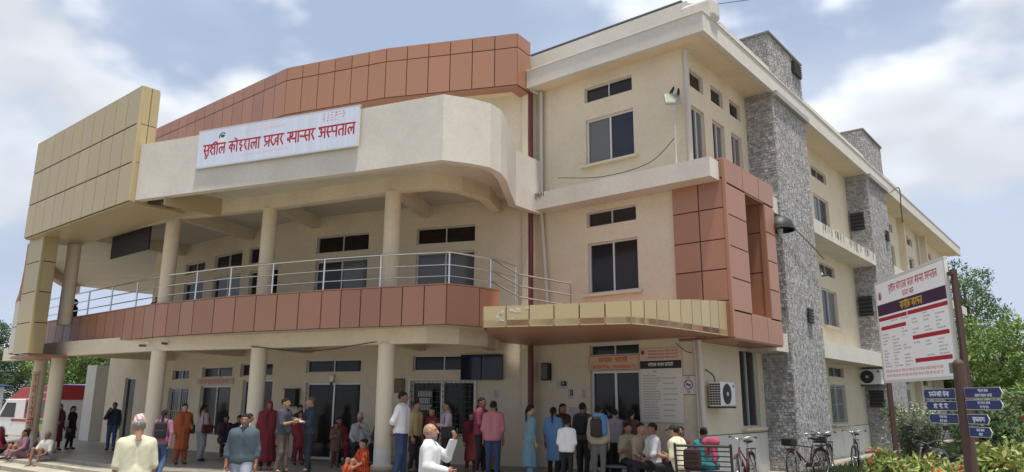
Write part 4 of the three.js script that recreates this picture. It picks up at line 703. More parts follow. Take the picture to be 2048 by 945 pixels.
  if (top) {
    const e = (top.loose ?? 0.016) * s, sl_ = top.sleeve ?? 0.55, f1 = Math.min(1, sl_ * 2), f2 = clamp(sl_ * 2 - 1), bn = [...torso(e), ...armB(aL, e, f1, f2), ...armB(aR, e, f1, f2), [...up(0, 1.40, -0.012), ...up(0, 1.5, -0.006), 0.07 * s, 0.062 * s]];
    let hem = baseY - (top.len ?? 0.06) * s, fl = field(bn, 0.03 * s);
    if (pose !== 'stand' && pose !== 'walk') { hem = baseY - 0.09 * s; }
    let sk = null; if ((top.len ?? 0) > 0.12 && (pose === 'stand' || pose === 'walk')) { const fr = top.flare ?? 0.19; sk = [0, baseY + 0.05 * s, 0, 0, hem - 0.05, pose === 'walk' ? -0.04 : 0, 0.15 * s, fr * s]; bn.push(sk); const f0 = fl; fl = (X, Y, Z) => smin(f0(X, Y, Z), cap(X, Y, Z * 1.22, sk), 0.05) + (Y < baseY ? 0.008 * Math.sin(Math.atan2(X, Z) * 9 + pNo) : 0); }
    const top_ = up(0, 1.478, 0)[1];
    put('shirt', wr((X, Y, Z) => Math.max(fl(X, Y, Z), hem - Y, (Y - top_) - 0.004), top.smooth ? 0.5 : 1), bn, top.m || clothMat(top.c));
    if (top.len > 0.3 && (pose === 'sit' || pose === 'floor') && !bottom) { const e2 = 0.03 * s, b2 = [...legB(lL, e2, 0.9), ...legB(lR, e2, 0.9), torso(e2)[4]], f3 = field(b2, 0.12 * s); put('skirt', wr((X, Y, Z) => Math.max(f3(X, Y, Z), Y - baseY - 0.14 * s)), b2, top.m || clothMat(top.c)); }
  }
  for (const l of [lL, lR]) if (shoe) { const bn = [[l.A0[0], l.A0[1] - 0.035 * s, l.A0[2], ...l.T, 0.047 * s, 0.042 * s]]; const [lo, hi] = bounds(bn, 0.03); part(g, 'shoe', nets((X, Y, Z) => Math.max(field(bn)(X, Y, Z), l.T[1] - 0.035 * s - Y), lo, hi, 0.02), o.shoeM || (o.shoeM = mat(...shoe, 0.7))); }
  // ---- hair and headgear share the head's frame
  const hd = (name, f, lo, hi, m, q = 0.011) => { const ge = nets((X, Y, Z) => f(X, Y, Z), lo, hi, o.fine ? q * 0.6 : q); { const P = ge.attributes.position, uv = new Float32Array(P.count * 2); for (let i = 0; i < P.count; i++) { uv[i * 2] = Math.atan2(P.getX(i), P.getZ(i)) * 0.55; uv[i * 2 + 1] = P.getY(i) * 6; } ge.setAttribute('uv', new THREE.BufferAttribute(uv, 2)); } ge.scale(s, s, s); ge.applyMatrix4(Rm); return part(g, name, ge, m); };
  const sk = (X, Y, Z) => ell(X, Y, Z, [0, 0.026, -0.014], [0.083, 0.096, 0.104]) + 0.003 * Math.sin(X * 90) * Math.sin(Y * 70 + Z * 60);
  const hm = o.hairM || hairMat;
  const line = (X, Y, Z) => Math.max(sk(X, Y, Z), -(Y - 0.012 - Math.max(0, Z) * 0.62 + Math.max(0, -Z) * 0.9));
  if (hair === 'short') hd('hair', line, [-0.1, -0.1, -0.13], [0.1, 0.14, 0.11], hm);
  else if (hair === 'bald') hd('hair', (X, Y, Z) => Math.max(ell(X, Y, Z, [0, 0.0, -0.016], [0.081, 0.06, 0.1]), Y - 0.03, Z - 0.03, -(Y + 0.06)), [-0.1, -0.08, -0.13], [0.1, 0.06, 0.06], greyHair);
  else if (hair === 'tied') { hd('hair', (X, Y, Z) => smin(line(X, Y, Z), cap(X, Y, Z, [0, 0.0, -0.105, 0, -0.05, -0.12, 0.035, 0.03]), 0.02), [-0.1, -0.12, -0.17], [0.1, 0.14, 0.11], hm); hd('ponytail', (X, Y, Z) => cap(X, Y, Z, [0, -0.02, -0.125, 0, -0.26, -0.13, 0.026, 0.014]), [-0.04, -0.3, -0.17], [0.04, 0.02, -0.08], hm); }
  else if (hair === 'bun') hd('hair', (X, Y, Z) => smin(line(X, Y, Z), Math.hypot(X, Y - 0.075, Z + 0.1) - 0.045, 0.02), [-0.1, -0.1, -0.17], [0.1, 0.15, 0.11], hm);
  if (o.hat === 'topi') hd('cap', (X, Y, Z) => Math.max(ell(X, 0, Z, [0, 0, -0.01], [0.088 - Math.max(0, Y - 0.04) * 0.28, 1, 0.106 - Math.max(0, Y - 0.04) * 0.45]), Y - 0.165 + X * 0.22, 0.03 - Y), [-0.11, 0.01, -0.14], [0.11, 0.2, 0.12], o.hatM);
  if (o.hat === 'cap') hd('cap', (X, Y, Z) => Math.min(Math.max(ell(X, Y, Z, [0, 0.03, -0.012], [0.09, 0.1, 0.11]), 0.035 - Y), box3(X, Y + Math.max(0, Z - 0.09) * 0.3, Z, [0, 0.042, 0.12], [0.055, 0.001, 0.05], 0.006)), [-0.11, 0, -0.14], [0.11, 0.15, 0.19], o.hatM, 0.009);
  if (o.hat === 'scarf') { hd('headscarf', (X, Y, Z) => Math.max(smin(ell(X, Y, Z, [0, 0.015, -0.018], [0.094, 0.112, 0.112]), ell(X, Y, Z, [0, -0.15, -0.01], [0.12, 0.1, 0.11]), 0.06), -(ell(X, Y, Z, [0, -0.02, 0.12], [0.06, 0.085, 0.08])), -0.24 - Y), [-0.15, -0.26, -0.15], [0.15, 0.15, 0.14], o.hatM); }
  if (o.beard) hd('beard', (X, Y, Z) => Math.max(Math.min(ell(X, Y, Z, [0, -0.066, 0.026], [0.062, 0.066, 0.066])), Y + 0.045 - Math.abs(X) * 0.7, -(Math.hypot(X / 1.6, Y + 0.058, Z - 0.09) - 0.012)), [-0.08, -0.16, -0.06], [0.08, 0.03, 0.12], o.beard, 0.008);
  g.userData.joints = undefined; delete g.userData.joints;
  return { g, s, at: (p) => g.localToWorld(V3(...p)), aL, aR, up };
}
// shoulder bag / backpack, held or worn: own things placed in the wearer's frame
function worn(p, name, label, category, build) { p.g.updateMatrixWorld(true); const o = thing(name, label, category, p.g.position.toArray(), p.g.rotation.y); build(o, p); return o; }
const backpack = (p, c, label) => worn(p, 'backpack', label, 'backpack', (o) => { const s = p.s, [, Y, Z] = p.up(0, 1.2, -0.1); part(o, 'pack', rbx(0.29 * s, 0.4 * s, 0.15 * s, 0, Y, Z - 0.1 * s, 0.06, 3), clothMat(c)); part(o, 'pocket', rbx(0.22 * s, 0.18 * s, 0.06 * s, 0, Y - 0.09 * s, Z - 0.18 * s, 0.025, 2), clothMat(c.map((v) => v * 0.8))); for (const q of [-1, 1]) part(o, 'strap', tube([[q * 0.1 * s, Y + 0.16 * s, Z - 0.06 * s], [q * 0.11 * s, Y + 0.25 * s, 0], [q * 0.115 * s, Y + 0.1 * s, 0.125 * s], [q * 0.12 * s, Y - 0.1 * s, 0.11 * s]], 0.016, 16, 6), clothMat(c)); });
const handbag = (p, c, side, label) => worn(p, 'shoulder_bag', label, 'bag', (o) => { const s = p.s, [X, Y] = p.up(side * 0.24, 0.98, 0); part(o, 'bag_body', rbx(0.12 * s, 0.26 * s, 0.34 * s, X, Y, 0.02, 0.035, 2), clothMat(c)); part(o, 'strap', tube([[X, Y + 0.11, 0.12], [side * 0.15 * s, Y + 0.44 * s, 0.06], [side * 0.14 * s, Y + 0.46 * s, -0.05], [X, Y + 0.11, -0.1]], 0.011, 18, 6), clothMat(c)); });
const blue = [0.035, 0.075, 0.17], navy = [0.018, 0.026, 0.055], blk = [0.014, 0.014, 0.016], mar = [0.14, 0.018, 0.03], grey = [0.16, 0.165, 0.18], wht = [0.72, 0.72, 0.74];
const dhaka = canvasMat(128, 128, (c, w, h) => { c.fillStyle = '#c9b5b3'; c.fillRect(0, 0, w, h); for (let i = 0; i < 120; i++) { c.fillStyle = ['#8c4a58', '#e0d4cc', '#a77a80', '#5d4a5c'][i % 4]; const x = (i * 37) % 128, y = (i * 53) % 128; c.beginPath(); c.moveTo(x, y - 6); c.lineTo(x + 6, y); c.lineTo(x, y + 6); c.lineTo(x - 6, y); c.fill(); } }); dhaka.map.wrapS = dhaka.map.wrapT = THREE.RepeatWrapping;
const printTex = (a, b_, c_) => canvasMat(128, 128, (c, w, h) => { c.fillStyle = a; c.fillRect(0, 0, w, h); for (let i = 0; i < 90; i++) { c.fillStyle = i % 2 ? b_ : c_; c.beginPath(); c.ellipse((i * 41) % 128, (i * 59) % 128, 7, 4, i, 0, 7); c.fill(); } }, { roughness: 0.9 });
const wrapAll = (m) => { m.map.wrapS = m.map.wrapT = THREE.RepeatWrapping; return m; };

// ---------------------------------------------------------------- the cast
const ph = (p, dx = 0, dy = 0, dz = 0, sd = 'aR', label = 'dark phone held up', w = 0.075, h = 0.15) => worn(p, 'phone', label, 'phone', (o) => { const q = p[sd].W; const m = part(o, 'case', rbx(w, h, 0.01, 0, 0, 0, 0.004), M.black); m.position.set(q[0] + dx, q[1] + dy, q[2] + dz); const sc = part(m, 'screen', new THREE.PlaneGeometry(w - 0.008, h - 0.012), M.glassBlue); sc.rotation.y = Math.PI; sc.position.z = -0.0065; });
// two men in the foreground, seen close
const topi = person({ x: -10.64, z: -4.9, y: gy(0, -4.9), h: 1.73, face: 186, fine: 1, cell: 0.014, build: 1.06, tilt: 0.25, hair: 'short', hairM: greyHair, hat: 'topi', hatM: dhaka, skin: 0, top: { c: [0.56, 0.55, 0.42], sleeve: 0.5, len: 0.16, loose: 0.02, flare: 0.17 }, bottom: { c: [0.1, 0.09, 0.08] }, label: 'man in cream short-sleeved shirt and patterned dhaka cap walking toward the hospital' });
const wm = person({ x: -7.75, z: -7.66, y: gy(0, -7.7), h: 1.67, face: 78, fine: 1, cell: 0.014, build: 1.0, hair: 'bald', beard: greyHair, skin: 1, tilt: -0.1, L: [.04, -.15, .22, -.03, .1, .32], R: [.07, -.25, .02, .02, -.3, .27], holdL: 1, top: { c: [0.62, 0.63, 0.66], sleeve: 1, len: 0.5, loose: 0.028, flare: 0.2 }, bottom: { c: wht, loose: 0.03 }, label: 'bald bearded man in white kurta holding up a phone to photograph' });
ph(wm, 0.0, 0.09, 0.05, 'aL', 'dark phone held up by the man in the white kurta');
// left end of the verandah
const sit = (o) => person({ pose: 'sit', L: 'lap', R: 'lap', ...o });
person({ x: -28.6, z: -8.75, y: 0.0, h: 1.55, pose: 'floor', face: 70, L: 'knee', R: 'knee', hat: 'scarf', hatM: clothMat([0.2, 0.02, 0.035]), top: { c: [0.2, 0.02, 0.035], sleeve: 1, len: 0.4 }, bottom: { c: blk }, hair: 'none', label: 'woman in red shawl sitting on the steps by the ambulance' });
person({ x: -26.6, z: -8.8, y: 0.02, h: 1.55, pose: 'floor', face: -60, L: 'knee', R: 'knee', hair: 'tied', top: { c: [0.28, 0.15, 0.2], sleeve: 0.8, len: 0.5 }, label: 'woman in mauve dress sitting on the steps facing away' });
person({ x: -27.6, z: -9.2, y: 0.05, h: 1.5, pose: 'floor', face: 150, hat: 'cap', hatM: clothMat([0.16, 0.07, 0.09]), top: { c: [0.5, 0.5, 0.52], sleeve: 0.6 }, bottom: { c: grey }, label: 'person in grey shirt and maroon cap crouched behind the mauve dress' });
person({ x: -24.85, z: -8.82, y: -0.02, h: 1.6, pose: 'floor', drop: -0.05, face: -40, L: 'knee', R: 'knee', hairM: greyHair, skin: 2, top: { c: [0.6, 0.6, 0.56], sleeve: 0.55 }, bottom: { c: [0.35, 0.35, 0.45], len: 0.25, loose: 0.03 }, label: 'grey-haired old man in white shirt and shorts sitting on the step at a column' });
const m1 = person({ x: -28.06, z: -10.22, h: 1.52, face: 30, R: 'bag', hat: 'scarf', hatM: clothMat(mar), hair: 'none', top: { c: mar, sleeve: 1, len: 0.6 }, bottom: { c: mar }, label: 'woman in maroon headscarf and kurta standing by the ambulance' });
handbag(m1, [0.5, 0.48, 0.47], 1, 'pale bag on the arm of the maroon-scarfed woman by the ambulance');
person({ x: -28.35, z: -10.75, h: 1.45, face: 60, hair: 'tied', top: { c: blk, sleeve: 1, len: 0.5 }, bottom: { c: blk }, label: 'woman in black clothes standing behind the maroon-scarfed woman' });
const jm = person({ x: -26.9, z: -11.5, h: 1.58, face: -10, R: 'phone', holdR: 1, top: { c: navy, sleeve: 0.9 }, bottom: { c: blue }, label: 'man in navy shirt and jeans lifting a phone by the white pier' });
ph(jm, 0, 0.06, 0.03, 'aR', 'phone at the face of the man in navy by the pier');
// middle of the verandah
const pw = person({ x: -17.77, z: -8.75, y: -0.02, h: 1.56, face: 165, pose: 'walk', hair: 'tied', top: { c: [0.24, 0.1, 0.17], sleeve: 1, len: 0.1 }, bottom: { c: blue }, L: 'sf', R: 'sb', label: 'woman in mauve top and jeans climbing the steps with a black backpack' });
backpack(pw, blk, 'black backpack on the woman in mauve top');
const ow = person({ x: -19.82, z: -10.3, h: 1.57, face: 15, L: 'bag', hair: 'tied', top: { c: [0.3, 0.07, 0.024], sleeve: 0.9, len: 0.52, loose: 0.025 }, bottom: { c: [0.3, 0.07, 0.024], loose: 0.03 }, label: 'woman in rust-orange kurta holding a black bag on the verandah' });
handbag(ow, blk, 1, 'small black bag held before the rust-orange kurta');
const gt = person({ x: -20.46, z: -11.2, h: 1.54, face: 120, hair: 'tied', top: { c: [0.36, 0.28, 0.29], sleeve: 0.7, len: 0.12 }, bottom: { c: [0.26, 0.27, 0.29], loose: 0.035 }, R: 'bag', label: 'woman in pale pink top and loose grey trousers by the ticket window' });
handbag(gt, [0.09, 0.02, 0.025], -1, 'dark maroon bag carried by the woman in grey trousers');
sit({ x: -20.9, z: -12.6, h: 1.6, face: 20, seat: 0.42, top: { c: blk, sleeve: 0.9 }, bottom: { c: blk }, label: 'seated person in black on the bench under the ticket window' });
sit({ x: -20.2, z: -12.4, h: 1.58, face: -10, seat: 0.42, hair: 'tied', top: { m: wrapAll(printTex('#2a2a2c', '#b9b9b6', '#56565c')), sleeve: 0.7, len: 0.4 }, label: 'seated woman in black and white print on the bench near the column' });
sit({ x: -19.3, z: -12.3, h: 1.62, face: 10, seat: 0.42, hair: 'tied', top: { c: [0.03, 0.024, 0.022], sleeve: 0.9, len: 0.3 }, bottom: { c: [0.06, 0.05, 0.045] }, label: 'seated person in dark brown on the bench behind the walking man' });
person({ x: -16.1, z: -9.75, h: 1.4, face: 100, lean: 0.35, top: { c: [0.42, 0.43, 0.46], sleeve: 0.6 }, bottom: { c: blk }, label: 'person in pale grey shirt bending behind the man in teal' });
const tl = person({ x: -12.53, z: -7.68, y: gy(0, -7.7), h: 1.74, face: -14, pose: 'walk', build: 1.12, skin: 2, R: [.08, -.27, .0, .07, -.52, .08], holdR: 1, cell: 0.02, top: { c: [0.055, 0.085, 0.105], sleeve: 0.72, loose: 0.022, len: 0.1 }, bottom: { c: [0.30, 0.33, 0.42], loose: 0.022 }, label: 'man in teal T-shirt and light jeans walking out with a bottle' });
worn(tl, 'bottle', 'clear water bottle with orange cap in the hand of the man in teal', 'bottle', (o, p) => { const q = p.aR.W; part(o, 'bottle_body', new THREE.LatheGeometry([[0, 0], [0.032, 0], [0.034, 0.02], [0.034, 0.14], [0.014, 0.18], [0.014, 0.2], [0, 0.2]].map((v) => new THREE.Vector2(...v)), 16).translate(q[0] + 0.01, q[1] - 0.22, q[2] + 0.03), new THREE.MeshPhysicalMaterial({ color: lin(0.8, 0.82, 0.85), roughness: 0.1, transmission: 0.6, thickness: 0 })); part(o, 'bottle_cap', new THREE.CylinderGeometry(0.022, 0.022, 0.035, 14).translate(q[0] + 0.01, q[1] - 0.0, q[2] + 0.03), mat(0.7, 0.09, 0.03, 0.4)); });
person({ x: -16.69, z: -10.85, h: 1.66, face: 8, hat: 'scarf', hatM: clothMat([0.15, 0.014, 0.024]), hair: 'none', top: { c: [0.15, 0.014, 0.024], sleeve: 1, len: 0.72, flare: 0.26, loose: 0.03 }, bottom: { c: [0.06, 0.012, 0.016] }, shoe: [0.35, 0.08, 0.1], label: 'woman in long dark red dress and hijab beside a column' });
const pl = person({ x: -15.49, z: -10.5, h: 1.72, face: 58, L: 'fwd', R: 'fwd', skin: 1, top: { c: [0.05, 0.056, 0.085], sleeve: 0.5, loose: 0.022 }, bottom: { c: [0.12, 0.09, 0.075] }, label: 'man in slate polo and brown trousers reading a paper with another man' });
person({ x: -15.25, z: -11.05, h: 1.75, face: -75, L: 'fwd', R: 'fwd', skin: 1, hairM: mat(0.1, 0.05, 0.04, 0.7), top: { c: [0.022, 0.035, 0.062], sleeve: 0.6 }, bottom: { c: [0.015, 0.02, 0.035] }, label: 'man in navy shirt and dark jeans facing the man in slate polo' });
worn(pl, 'paper', 'white paper sheet held by the man in slate polo', 'paper', (o, p) => { const q = p.aL.W, m = part(o, 'sheet', bx(0.2, 0.004, 0.15), M.white2); m.position.set(q[0] - 0.1, q[1] + 0.03, q[2] + 0.1); m.rotation.x = 0.5; });
person({ x: -17.4, z: -12.3, h: 1.4, face: 20, hair: 'tied', top: { c: [0.2, 0.02, 0.03], sleeve: 0.8, len: 0.4 }, bottom: { c: [0.2, 0.02, 0.03] }, label: 'girl in red kurta standing between the two men by the black wall box' });
sit({ x: -16.9, z: -13.2, h: 1.6, face: 15, seat: 0.42, hair: 'tied', top: { c: [0.17, 0.02, 0.03], sleeve: 0.8, len: 0.4 }, label: 'seated woman in crimson before the dark double doors' });
sit({ x: -16.5, z: -13.6, h: 1.7, face: 0, seat: 0.45, L: 'chin', R: 'lap', hat: 'topi', hatM: dhaka, top: { c: [0.5, 0.5, 0.53], sleeve: 0.95 }, bottom: { c: [0.04, 0.04, 0.045] }, label: 'seated man in white shirt and small cap before the dark double doors' });
person({ x: -16.1, z: -12.5, h: 1.12, face: 10, hair: 'tied', R: 'fwd', top: { c: [0.12, 0.075, 0.05], sleeve: 0.5, len: 0.35, flare: 0.2 }, bottom: { c: [0.1, 0.08, 0.06] }, label: 'small child in brown dress standing on the verandah' });
sit({ x: -15.7, z: -13.7, h: 1.66, face: -20, seat: 0.45, top: { c: [0.03, 0.045, 0.08], sleeve: 0.9 }, bottom: { c: blk }, label: 'seated man in dark blue next to the door jamb' });
person({ x: -13.85, z: -11.55, y: FL, h: 1.5, pose: 'floor', face: -60, L: 'knee', R: 'knee', hair: 'bun', top: { m: wrapAll(printTex('#b03a1c', '#d9742a', '#7a2018')), sleeve: 0.5, len: 0.5 }, label: 'girl in orange striped dress sitting at the foot of the column' });
// right half of the verandah
person({ x: -12.78, z: -11.73, h: 1.87, face: 70, R: 'back', L: 'back', skin: 2, top: { c: [0.6, 0.61, 0.66], sleeve: 0.52, loose: 0.025 }, bottom: { c: [0.022, 0.042, 0.115], loose: 0.02 }, label: 'tall man in white T-shirt and blue jeans standing by the column' });
person({ x: -13.4, z: -12.75, h: 1.68, face: 60, top: { c: [0.36, 0.28, 0.13], sleeve: 0.6, len: 0.1 }, bottom: { c: blk }, label: 'person in ochre shirt half hidden behind the tall man' });
person({ x: -13.2, z: -13.1, h: 1.53, face: -40, hair: 'tied', top: { c: [0.16, 0.014, 0.03], sleeve: 0.9, len: 0.6 }, bottom: { c: [0.05, 0.1, 0.05] }, label: 'woman in crimson kurta behind the bald photographer' });
const lw = person({ x: -12.54, z: -12.95, h: 1.67, face: -80, hair: 'tied', L: 'fwd', R: 'down', top: { c: [0.38, 0.31, 0.36], sleeve: 0.85, len: 0.1 }, bottom: { c: blk, loose: 0.03 }, label: 'woman in lilac top with a big dark shoulder bag before the grilled window' });
handbag(lw, [0.03, 0.027, 0.03], 1, 'big dark grey shoulder bag on the woman in lilac');
person({ x: -12.5, z: -13.75, h: 1.42, face: 20, hair: 'tied', top: { c: [0.12, 0.012, 0.018], sleeve: 0.9, len: 0.6 }, bottom: { c: [0.12, 0.012, 0.018] }, label: 'woman in dark red beside the woman in lilac' });
person({ x: -11.89, z: -13.42, h: 1.76, face: 60, L: 'fwd', R: 'fwd', skin: 2, top: { c: [0.2, 0.035, 0.065], sleeve: 0.6 }, bottom: { c: [0.02, 0.016, 0.018] }, label: 'man in raspberry shirt and black trousers in the queue' });
person({ x: -11.08, z: -12.91, h: 1.68, face: 172, skin: 2, top: { c: [0.40, 0.15, 0.185], sleeve: 0.55, len: 0.1, loose: 0.024 }, bottom: { c: [0.026, 0.046, 0.12] }, label: 'man in pink shirt and jeans standing with his back turned' });
person({ x: -12.15, z: -14.2, h: 1.55, face: 150, hair: 'tied', top: { c: [0.03, 0.025, 0.025], sleeve: 0.8 }, bottom: { c: [0.4, 0.25, 0.035], loose: 0.03 }, label: 'woman in mustard trousers behind the man in pink' });
const lb = [0.16, 0.28, 0.36];
person({ x: -10.26, z: -13.21, h: 1.6, face: 110, hair: 'tied', top: { c: [0.13, 0.22, 0.28], sleeve: 0.8, len: 0.62, flare: 0.2 }, bottom: { c: [0.13, 0.22, 0.28], loose: 0.03 }, label: 'girl in long pale blue kurta and trousers at the red pipe' });
person({ x: -10.18, z: -13.95, h: 1.55, face: 165, hair: 'tied', top: { c: [0.13, 0.26, 0.48], sleeve: 0.5, len: 0.5, flare: 0.16 }, bottom: { c: blk }, label: 'girl in sky blue tunic over black trousers at the pharmacy queue' });
person({ x: -10.48, z: -14.74, h: 1.63, face: 40, hair: 'tied', top: { c: [0.09, 0.02, 0.024], sleeve: 0.8, len: 0.4 }, bottom: { c: blk }, label: 'woman in dark maroon facing out beside the notice sheets' });
person({ x: -9.21, z: -13.09, h: 1.32, face: 172, skin: 2, top: { c: [0.7, 0.7, 0.71], sleeve: 0.55, loose: 0.026, len: 0.1 }, bottom: { c: [0.012, 0.012, 0.014] }, label: 'boy in white T-shirt and black trousers with his back turned' });
const bp1 = person({ x: -9.66, z: -14.36, h: 1.65, face: 165, top: { c: [0.06, 0.05, 0.05], sleeve: 0.7 }, bottom: { c: blk }, label: 'person in dark grey with a black backpack at the pharmacy door' });
backpack(bp1, blk, 'black backpack worn at the pharmacy door');
const bp2 = person({ x: -8.95, z: -13.9, h: 1.6, face: 170, top: { c: [0.4, 0.38, 0.3], sleeve: 0.8, len: 0.1 }, bottom: { c: [0.17, 0.16, 0.15] }, label: 'man in khaki cream shirt and grey trousers wearing a brown and blue backpack' });
backpack(bp2, [0.05, 0.035, 0.03], 'brown and blue backpack on the man in khaki cream');
worn(bp2, 'rain_jacket', 'sky blue jacket slung over the brown backpack', 'jacket', (o, p) => { const [, Y, Z] = p.up(0, 1.25, -0.1); part(o, 'folded_cloth', rbx(0.14, 0.42, 0.16, -0.15, Y + 0.02, Z - 0.06, 0.05, 3), clothMat([0.09, 0.2, 0.42])); part(o, 'collar', rbx(0.24, 0.08, 0.14, -0.04, Y + 0.22, Z - 0.06, 0.035, 2), clothMat([0.12, 0.25, 0.5])); });
person({ x: -9.11, z: -14.84, h: 1.52, face: 175, top: { c: [0.27, 0.25, 0.31], sleeve: 0.8 }, bottom: { c: blk }, label: 'person in lilac grey shirt close to the pharmacy door' });
person({ x: -10.0, z: -14.9, h: 1.6, face: 150, top: { c: [0.05, 0.045, 0.045], sleeve: 0.8 }, bottom: { c: blk }, label: 'person in charcoal shirt squeezed into the pharmacy queue' });
person({ x: -9.45, z: -15.2, h: 1.58, face: 190, hair: 'tied', top: { c: [0.03, 0.05, 0.06], sleeve: 0.8, len: 0.4 }, bottom: { c: blk }, label: 'woman in dark green kurta at the pharmacy glass' });
person({ x: -8.75, z: -14.95, h: 1.5, face: 160, hair: 'tied', top: { c: [0.1, 0.06, 0.04], sleeve: 0.8, len: 0.3 }, bottom: { c: blk }, label: 'woman in brown top behind the seated men' });
person({ x: -13.0, z: -14.6, h: 1.6, face: 30, top: { c: [0.04, 0.04, 0.05], sleeve: 0.8 }, bottom: { c: [0.05, 0.05, 0.06] }, label: 'man in dark grey standing under the display screens' });
person({ x: -14.6, z: -13.9, h: 1.55, face: 0, hair: 'tied', top: { c: [0.16, 0.02, 0.04], sleeve: 0.8, len: 0.5 }, bottom: { c: [0.03, 0.03, 0.04] }, label: 'woman in claret kurta at the grilled window' });
person({ x: -18.3, z: -12.9, h: 1.55, face: 40, top: { c: [0.03, 0.03, 0.032], sleeve: 0.8 }, bottom: { c: blk }, label: 'person in black between the bench and the black wall box' });
sit({ x: -21.8, z: -12.7, h: 1.58, face: 10, seat: 0.42, hair: 'tied', top: { c: [0.05, 0.03, 0.05], sleeve: 0.8, len: 0.4 }, label: 'seated woman in plum at the left end of the ticket window bench' });
// people on the benches by the corner
const gB = gy(0, -14.2);
sit({ x: -8.55, z: -14.45, y: gB, h: 1.72, face: 20, seat: 0.48, R: 'fwd', top: { m: wrapAll(printTex('#b8ad92', '#1d1b1a', '#4d463c')), sleeve: 0.5 }, bottom: { c: blk }, label: 'seated man in black and cream leaf print shirt under the price list board' });
sit({ x: -8.15, z: -14.3, y: gB, h: 1.75, face: 40, seat: 0.48, top: { c: [0.32, 0.25, 0.19], sleeve: 0.55 }, bottom: { c: [0.04, 0.06, 0.115] }, label: 'seated man in beige shirt with maroon sleeves and jeans' });
sit({ x: -7.75, z: -14.1, y: gB, h: 1.76, face: -70, seat: 0.48, skin: 2, top: { c: [0.52, 0.53, 0.56], sleeve: 0.55 }, bottom: { c: blk }, label: 'seated man in pale checked shirt looking left' });
sit({ x: -7.35, z: -14.45, y: gB, h: 1.66, face: 30, seat: 0.48, skin: 2, top: { c: [0.03, 0.03, 0.035], sleeve: 0.7 }, bottom: { c: blk }, label: 'seated man in black between the checked shirt and the black cap' });
sit({ x: -7.55, z: -14.95, y: gB, h: 1.6, face: -30, seat: 0.48, hair: 'tied', top: { c: [0.16, 0.02, 0.035], sleeve: 0.8, len: 0.4 }, label: 'seated woman in crimson on the far end of the bench row' });
sit({ x: -7.0, z: -13.85, y: gB, h: 1.74, face: -112, seat: 0.48, lean: 0.18, R: 'fwd', L: 'fwd', skin: 1, build: 1.1, hat: 'cap', hatM: clothMat(blk), top: { c: [0.66, 0.62, 0.47], sleeve: 0.5, loose: 0.026 }, bottom: { c: blk }, label: 'man in cream T-shirt and black cap sitting bent over on the slatted bench' });
sit({ x: -6.78, z: -14.45, y: gB, h: 1.62, face: 165, seat: 0.48, hair: 'bun', top: { c: [0.03, 0.2, 0.25], sleeve: 0.8, len: 0.3 }, bottom: { c: [0.02, 0.1, 0.12] }, label: 'woman in turquoise with hair bun sitting on the slatted bench' });
single('shawl', nets((x, y, z) => { const u = cap(x, y, z, [-6.62, 1.0, -14.2, -6.35, 1.02, -14.05, 0.09, 0.08]), v = cap(x, y, z, [-6.4, 1.0, -14.06, -6.36, 0.66, -13.98, 0.075, 0.05]), w = cap(x, y, z, [-6.6, 1.0, -14.18, -6.56, 0.8, -14.1, 0.07, 0.045]); return smin(smin(u, v, 0.06), w, 0.06) + 0.03 * (noise3(x * 14, y * 9, z * 14) - 0.5); }, [-6.8, 0.55, -14.4], [-6.2, 1.2, -13.85], 0.02), clothMat([0.36, 0.055, 0.11]), 'bright pink shawl hung over the back of the slatted bench', 'shawl');
// figures on the first-floor balcony
person({ x: -31.0, z: -11.3, y: 3.8, h: 1.75, face: 90, top: { c: blk, sleeve: 0.9 }, bottom: { c: blk }, label: 'person in black leaning at the end of the upper balcony' });
person({ x: -26.6, z: -12.4, y: 3.8, h: 1.62, face: 20, hair: 'tied', top: { c: [0.13, 0.03, 0.03], sleeve: 0.8, len: 0.4 }, bottom: { c: blk }, label: 'woman in dark red standing back on the upper balcony' });

// ================================================================ THINGS ON AND AROUND THE BUILDING
function airCon(label, pos, ry) {
  const o = thing('air_conditioner', label, 'air conditioner', pos, ry, null);
  part(o, 'casing', rbx(0.82, 0.56, 0.3, 0, 0, 0, 0.02), M.white2);
  const fan = part(o, 'fan_grille', merge([new THREE.CircleGeometry(0.235, 32).translate(-0.08, 0, 0.153)]), M.dark);
  const rings = []; for (const r of [0.05, 0.1, 0.15, 0.2, 0.235]) rings.push(new THREE.TorusGeometry(r, 0.005, 5, 30).translate(-0.08, 0, 0.16)); for (let k = 0; k < 8; k++) { const a = k * Math.PI / 8; rings.push(bar([-0.08 - 0.23 * Math.cos(a), -0.23 * Math.sin(a), 0.16], [-0.08 + 0.23 * Math.cos(a), 0.23 * Math.sin(a), 0.16], 0.004, 0.004, 4)); }
  part(fan, 'grille_wire', merge(rings), M.plasticGrey); part(fan, 'hub', new THREE.CylinderGeometry(0.05, 0.05, 0.02, 16).rotateX(Math.PI / 2).translate(-0.08, 0, 0.165), M.alu);
  const fins = []; for (let i = 0; i < 9; i++) for (let k = 0; k < 4; k++) fins.push(bx(0.012, 0.038, 0.055, -0.413, -0.23 + i * 0.056, -0.1 + k * 0.068)); part(o, 'side_vent', merge(fins), M.dark);
  part(o, 'badge', bx(0.07, 0.07, 0.004, 0.31, 0.19, 0.153), mat(0.04, 0.13, 0.4, 0.5));
  part(o, 'bracket', merge([bx(0.05, 0.04, 0.5, -0.28, -0.31, -0.05), bx(0.05, 0.04, 0.5, 0.28, -0.31, -0.05), bx(0.8, 0.03, 0.04, 0, -0.3, 0.14)]), mat(0.07, 0.06, 0.05, 0.7));
  part(o, 'hose', tube([[-0.25, 0.28, -0.05], [-0.27, 0.42, -0.08], [-0.36, 0.52, -0.16], [-0.42, 0.56, -0.2]], 0.022, 16, 8), mat(0.16, 0.13, 0.1, 0.7)); return o;
}
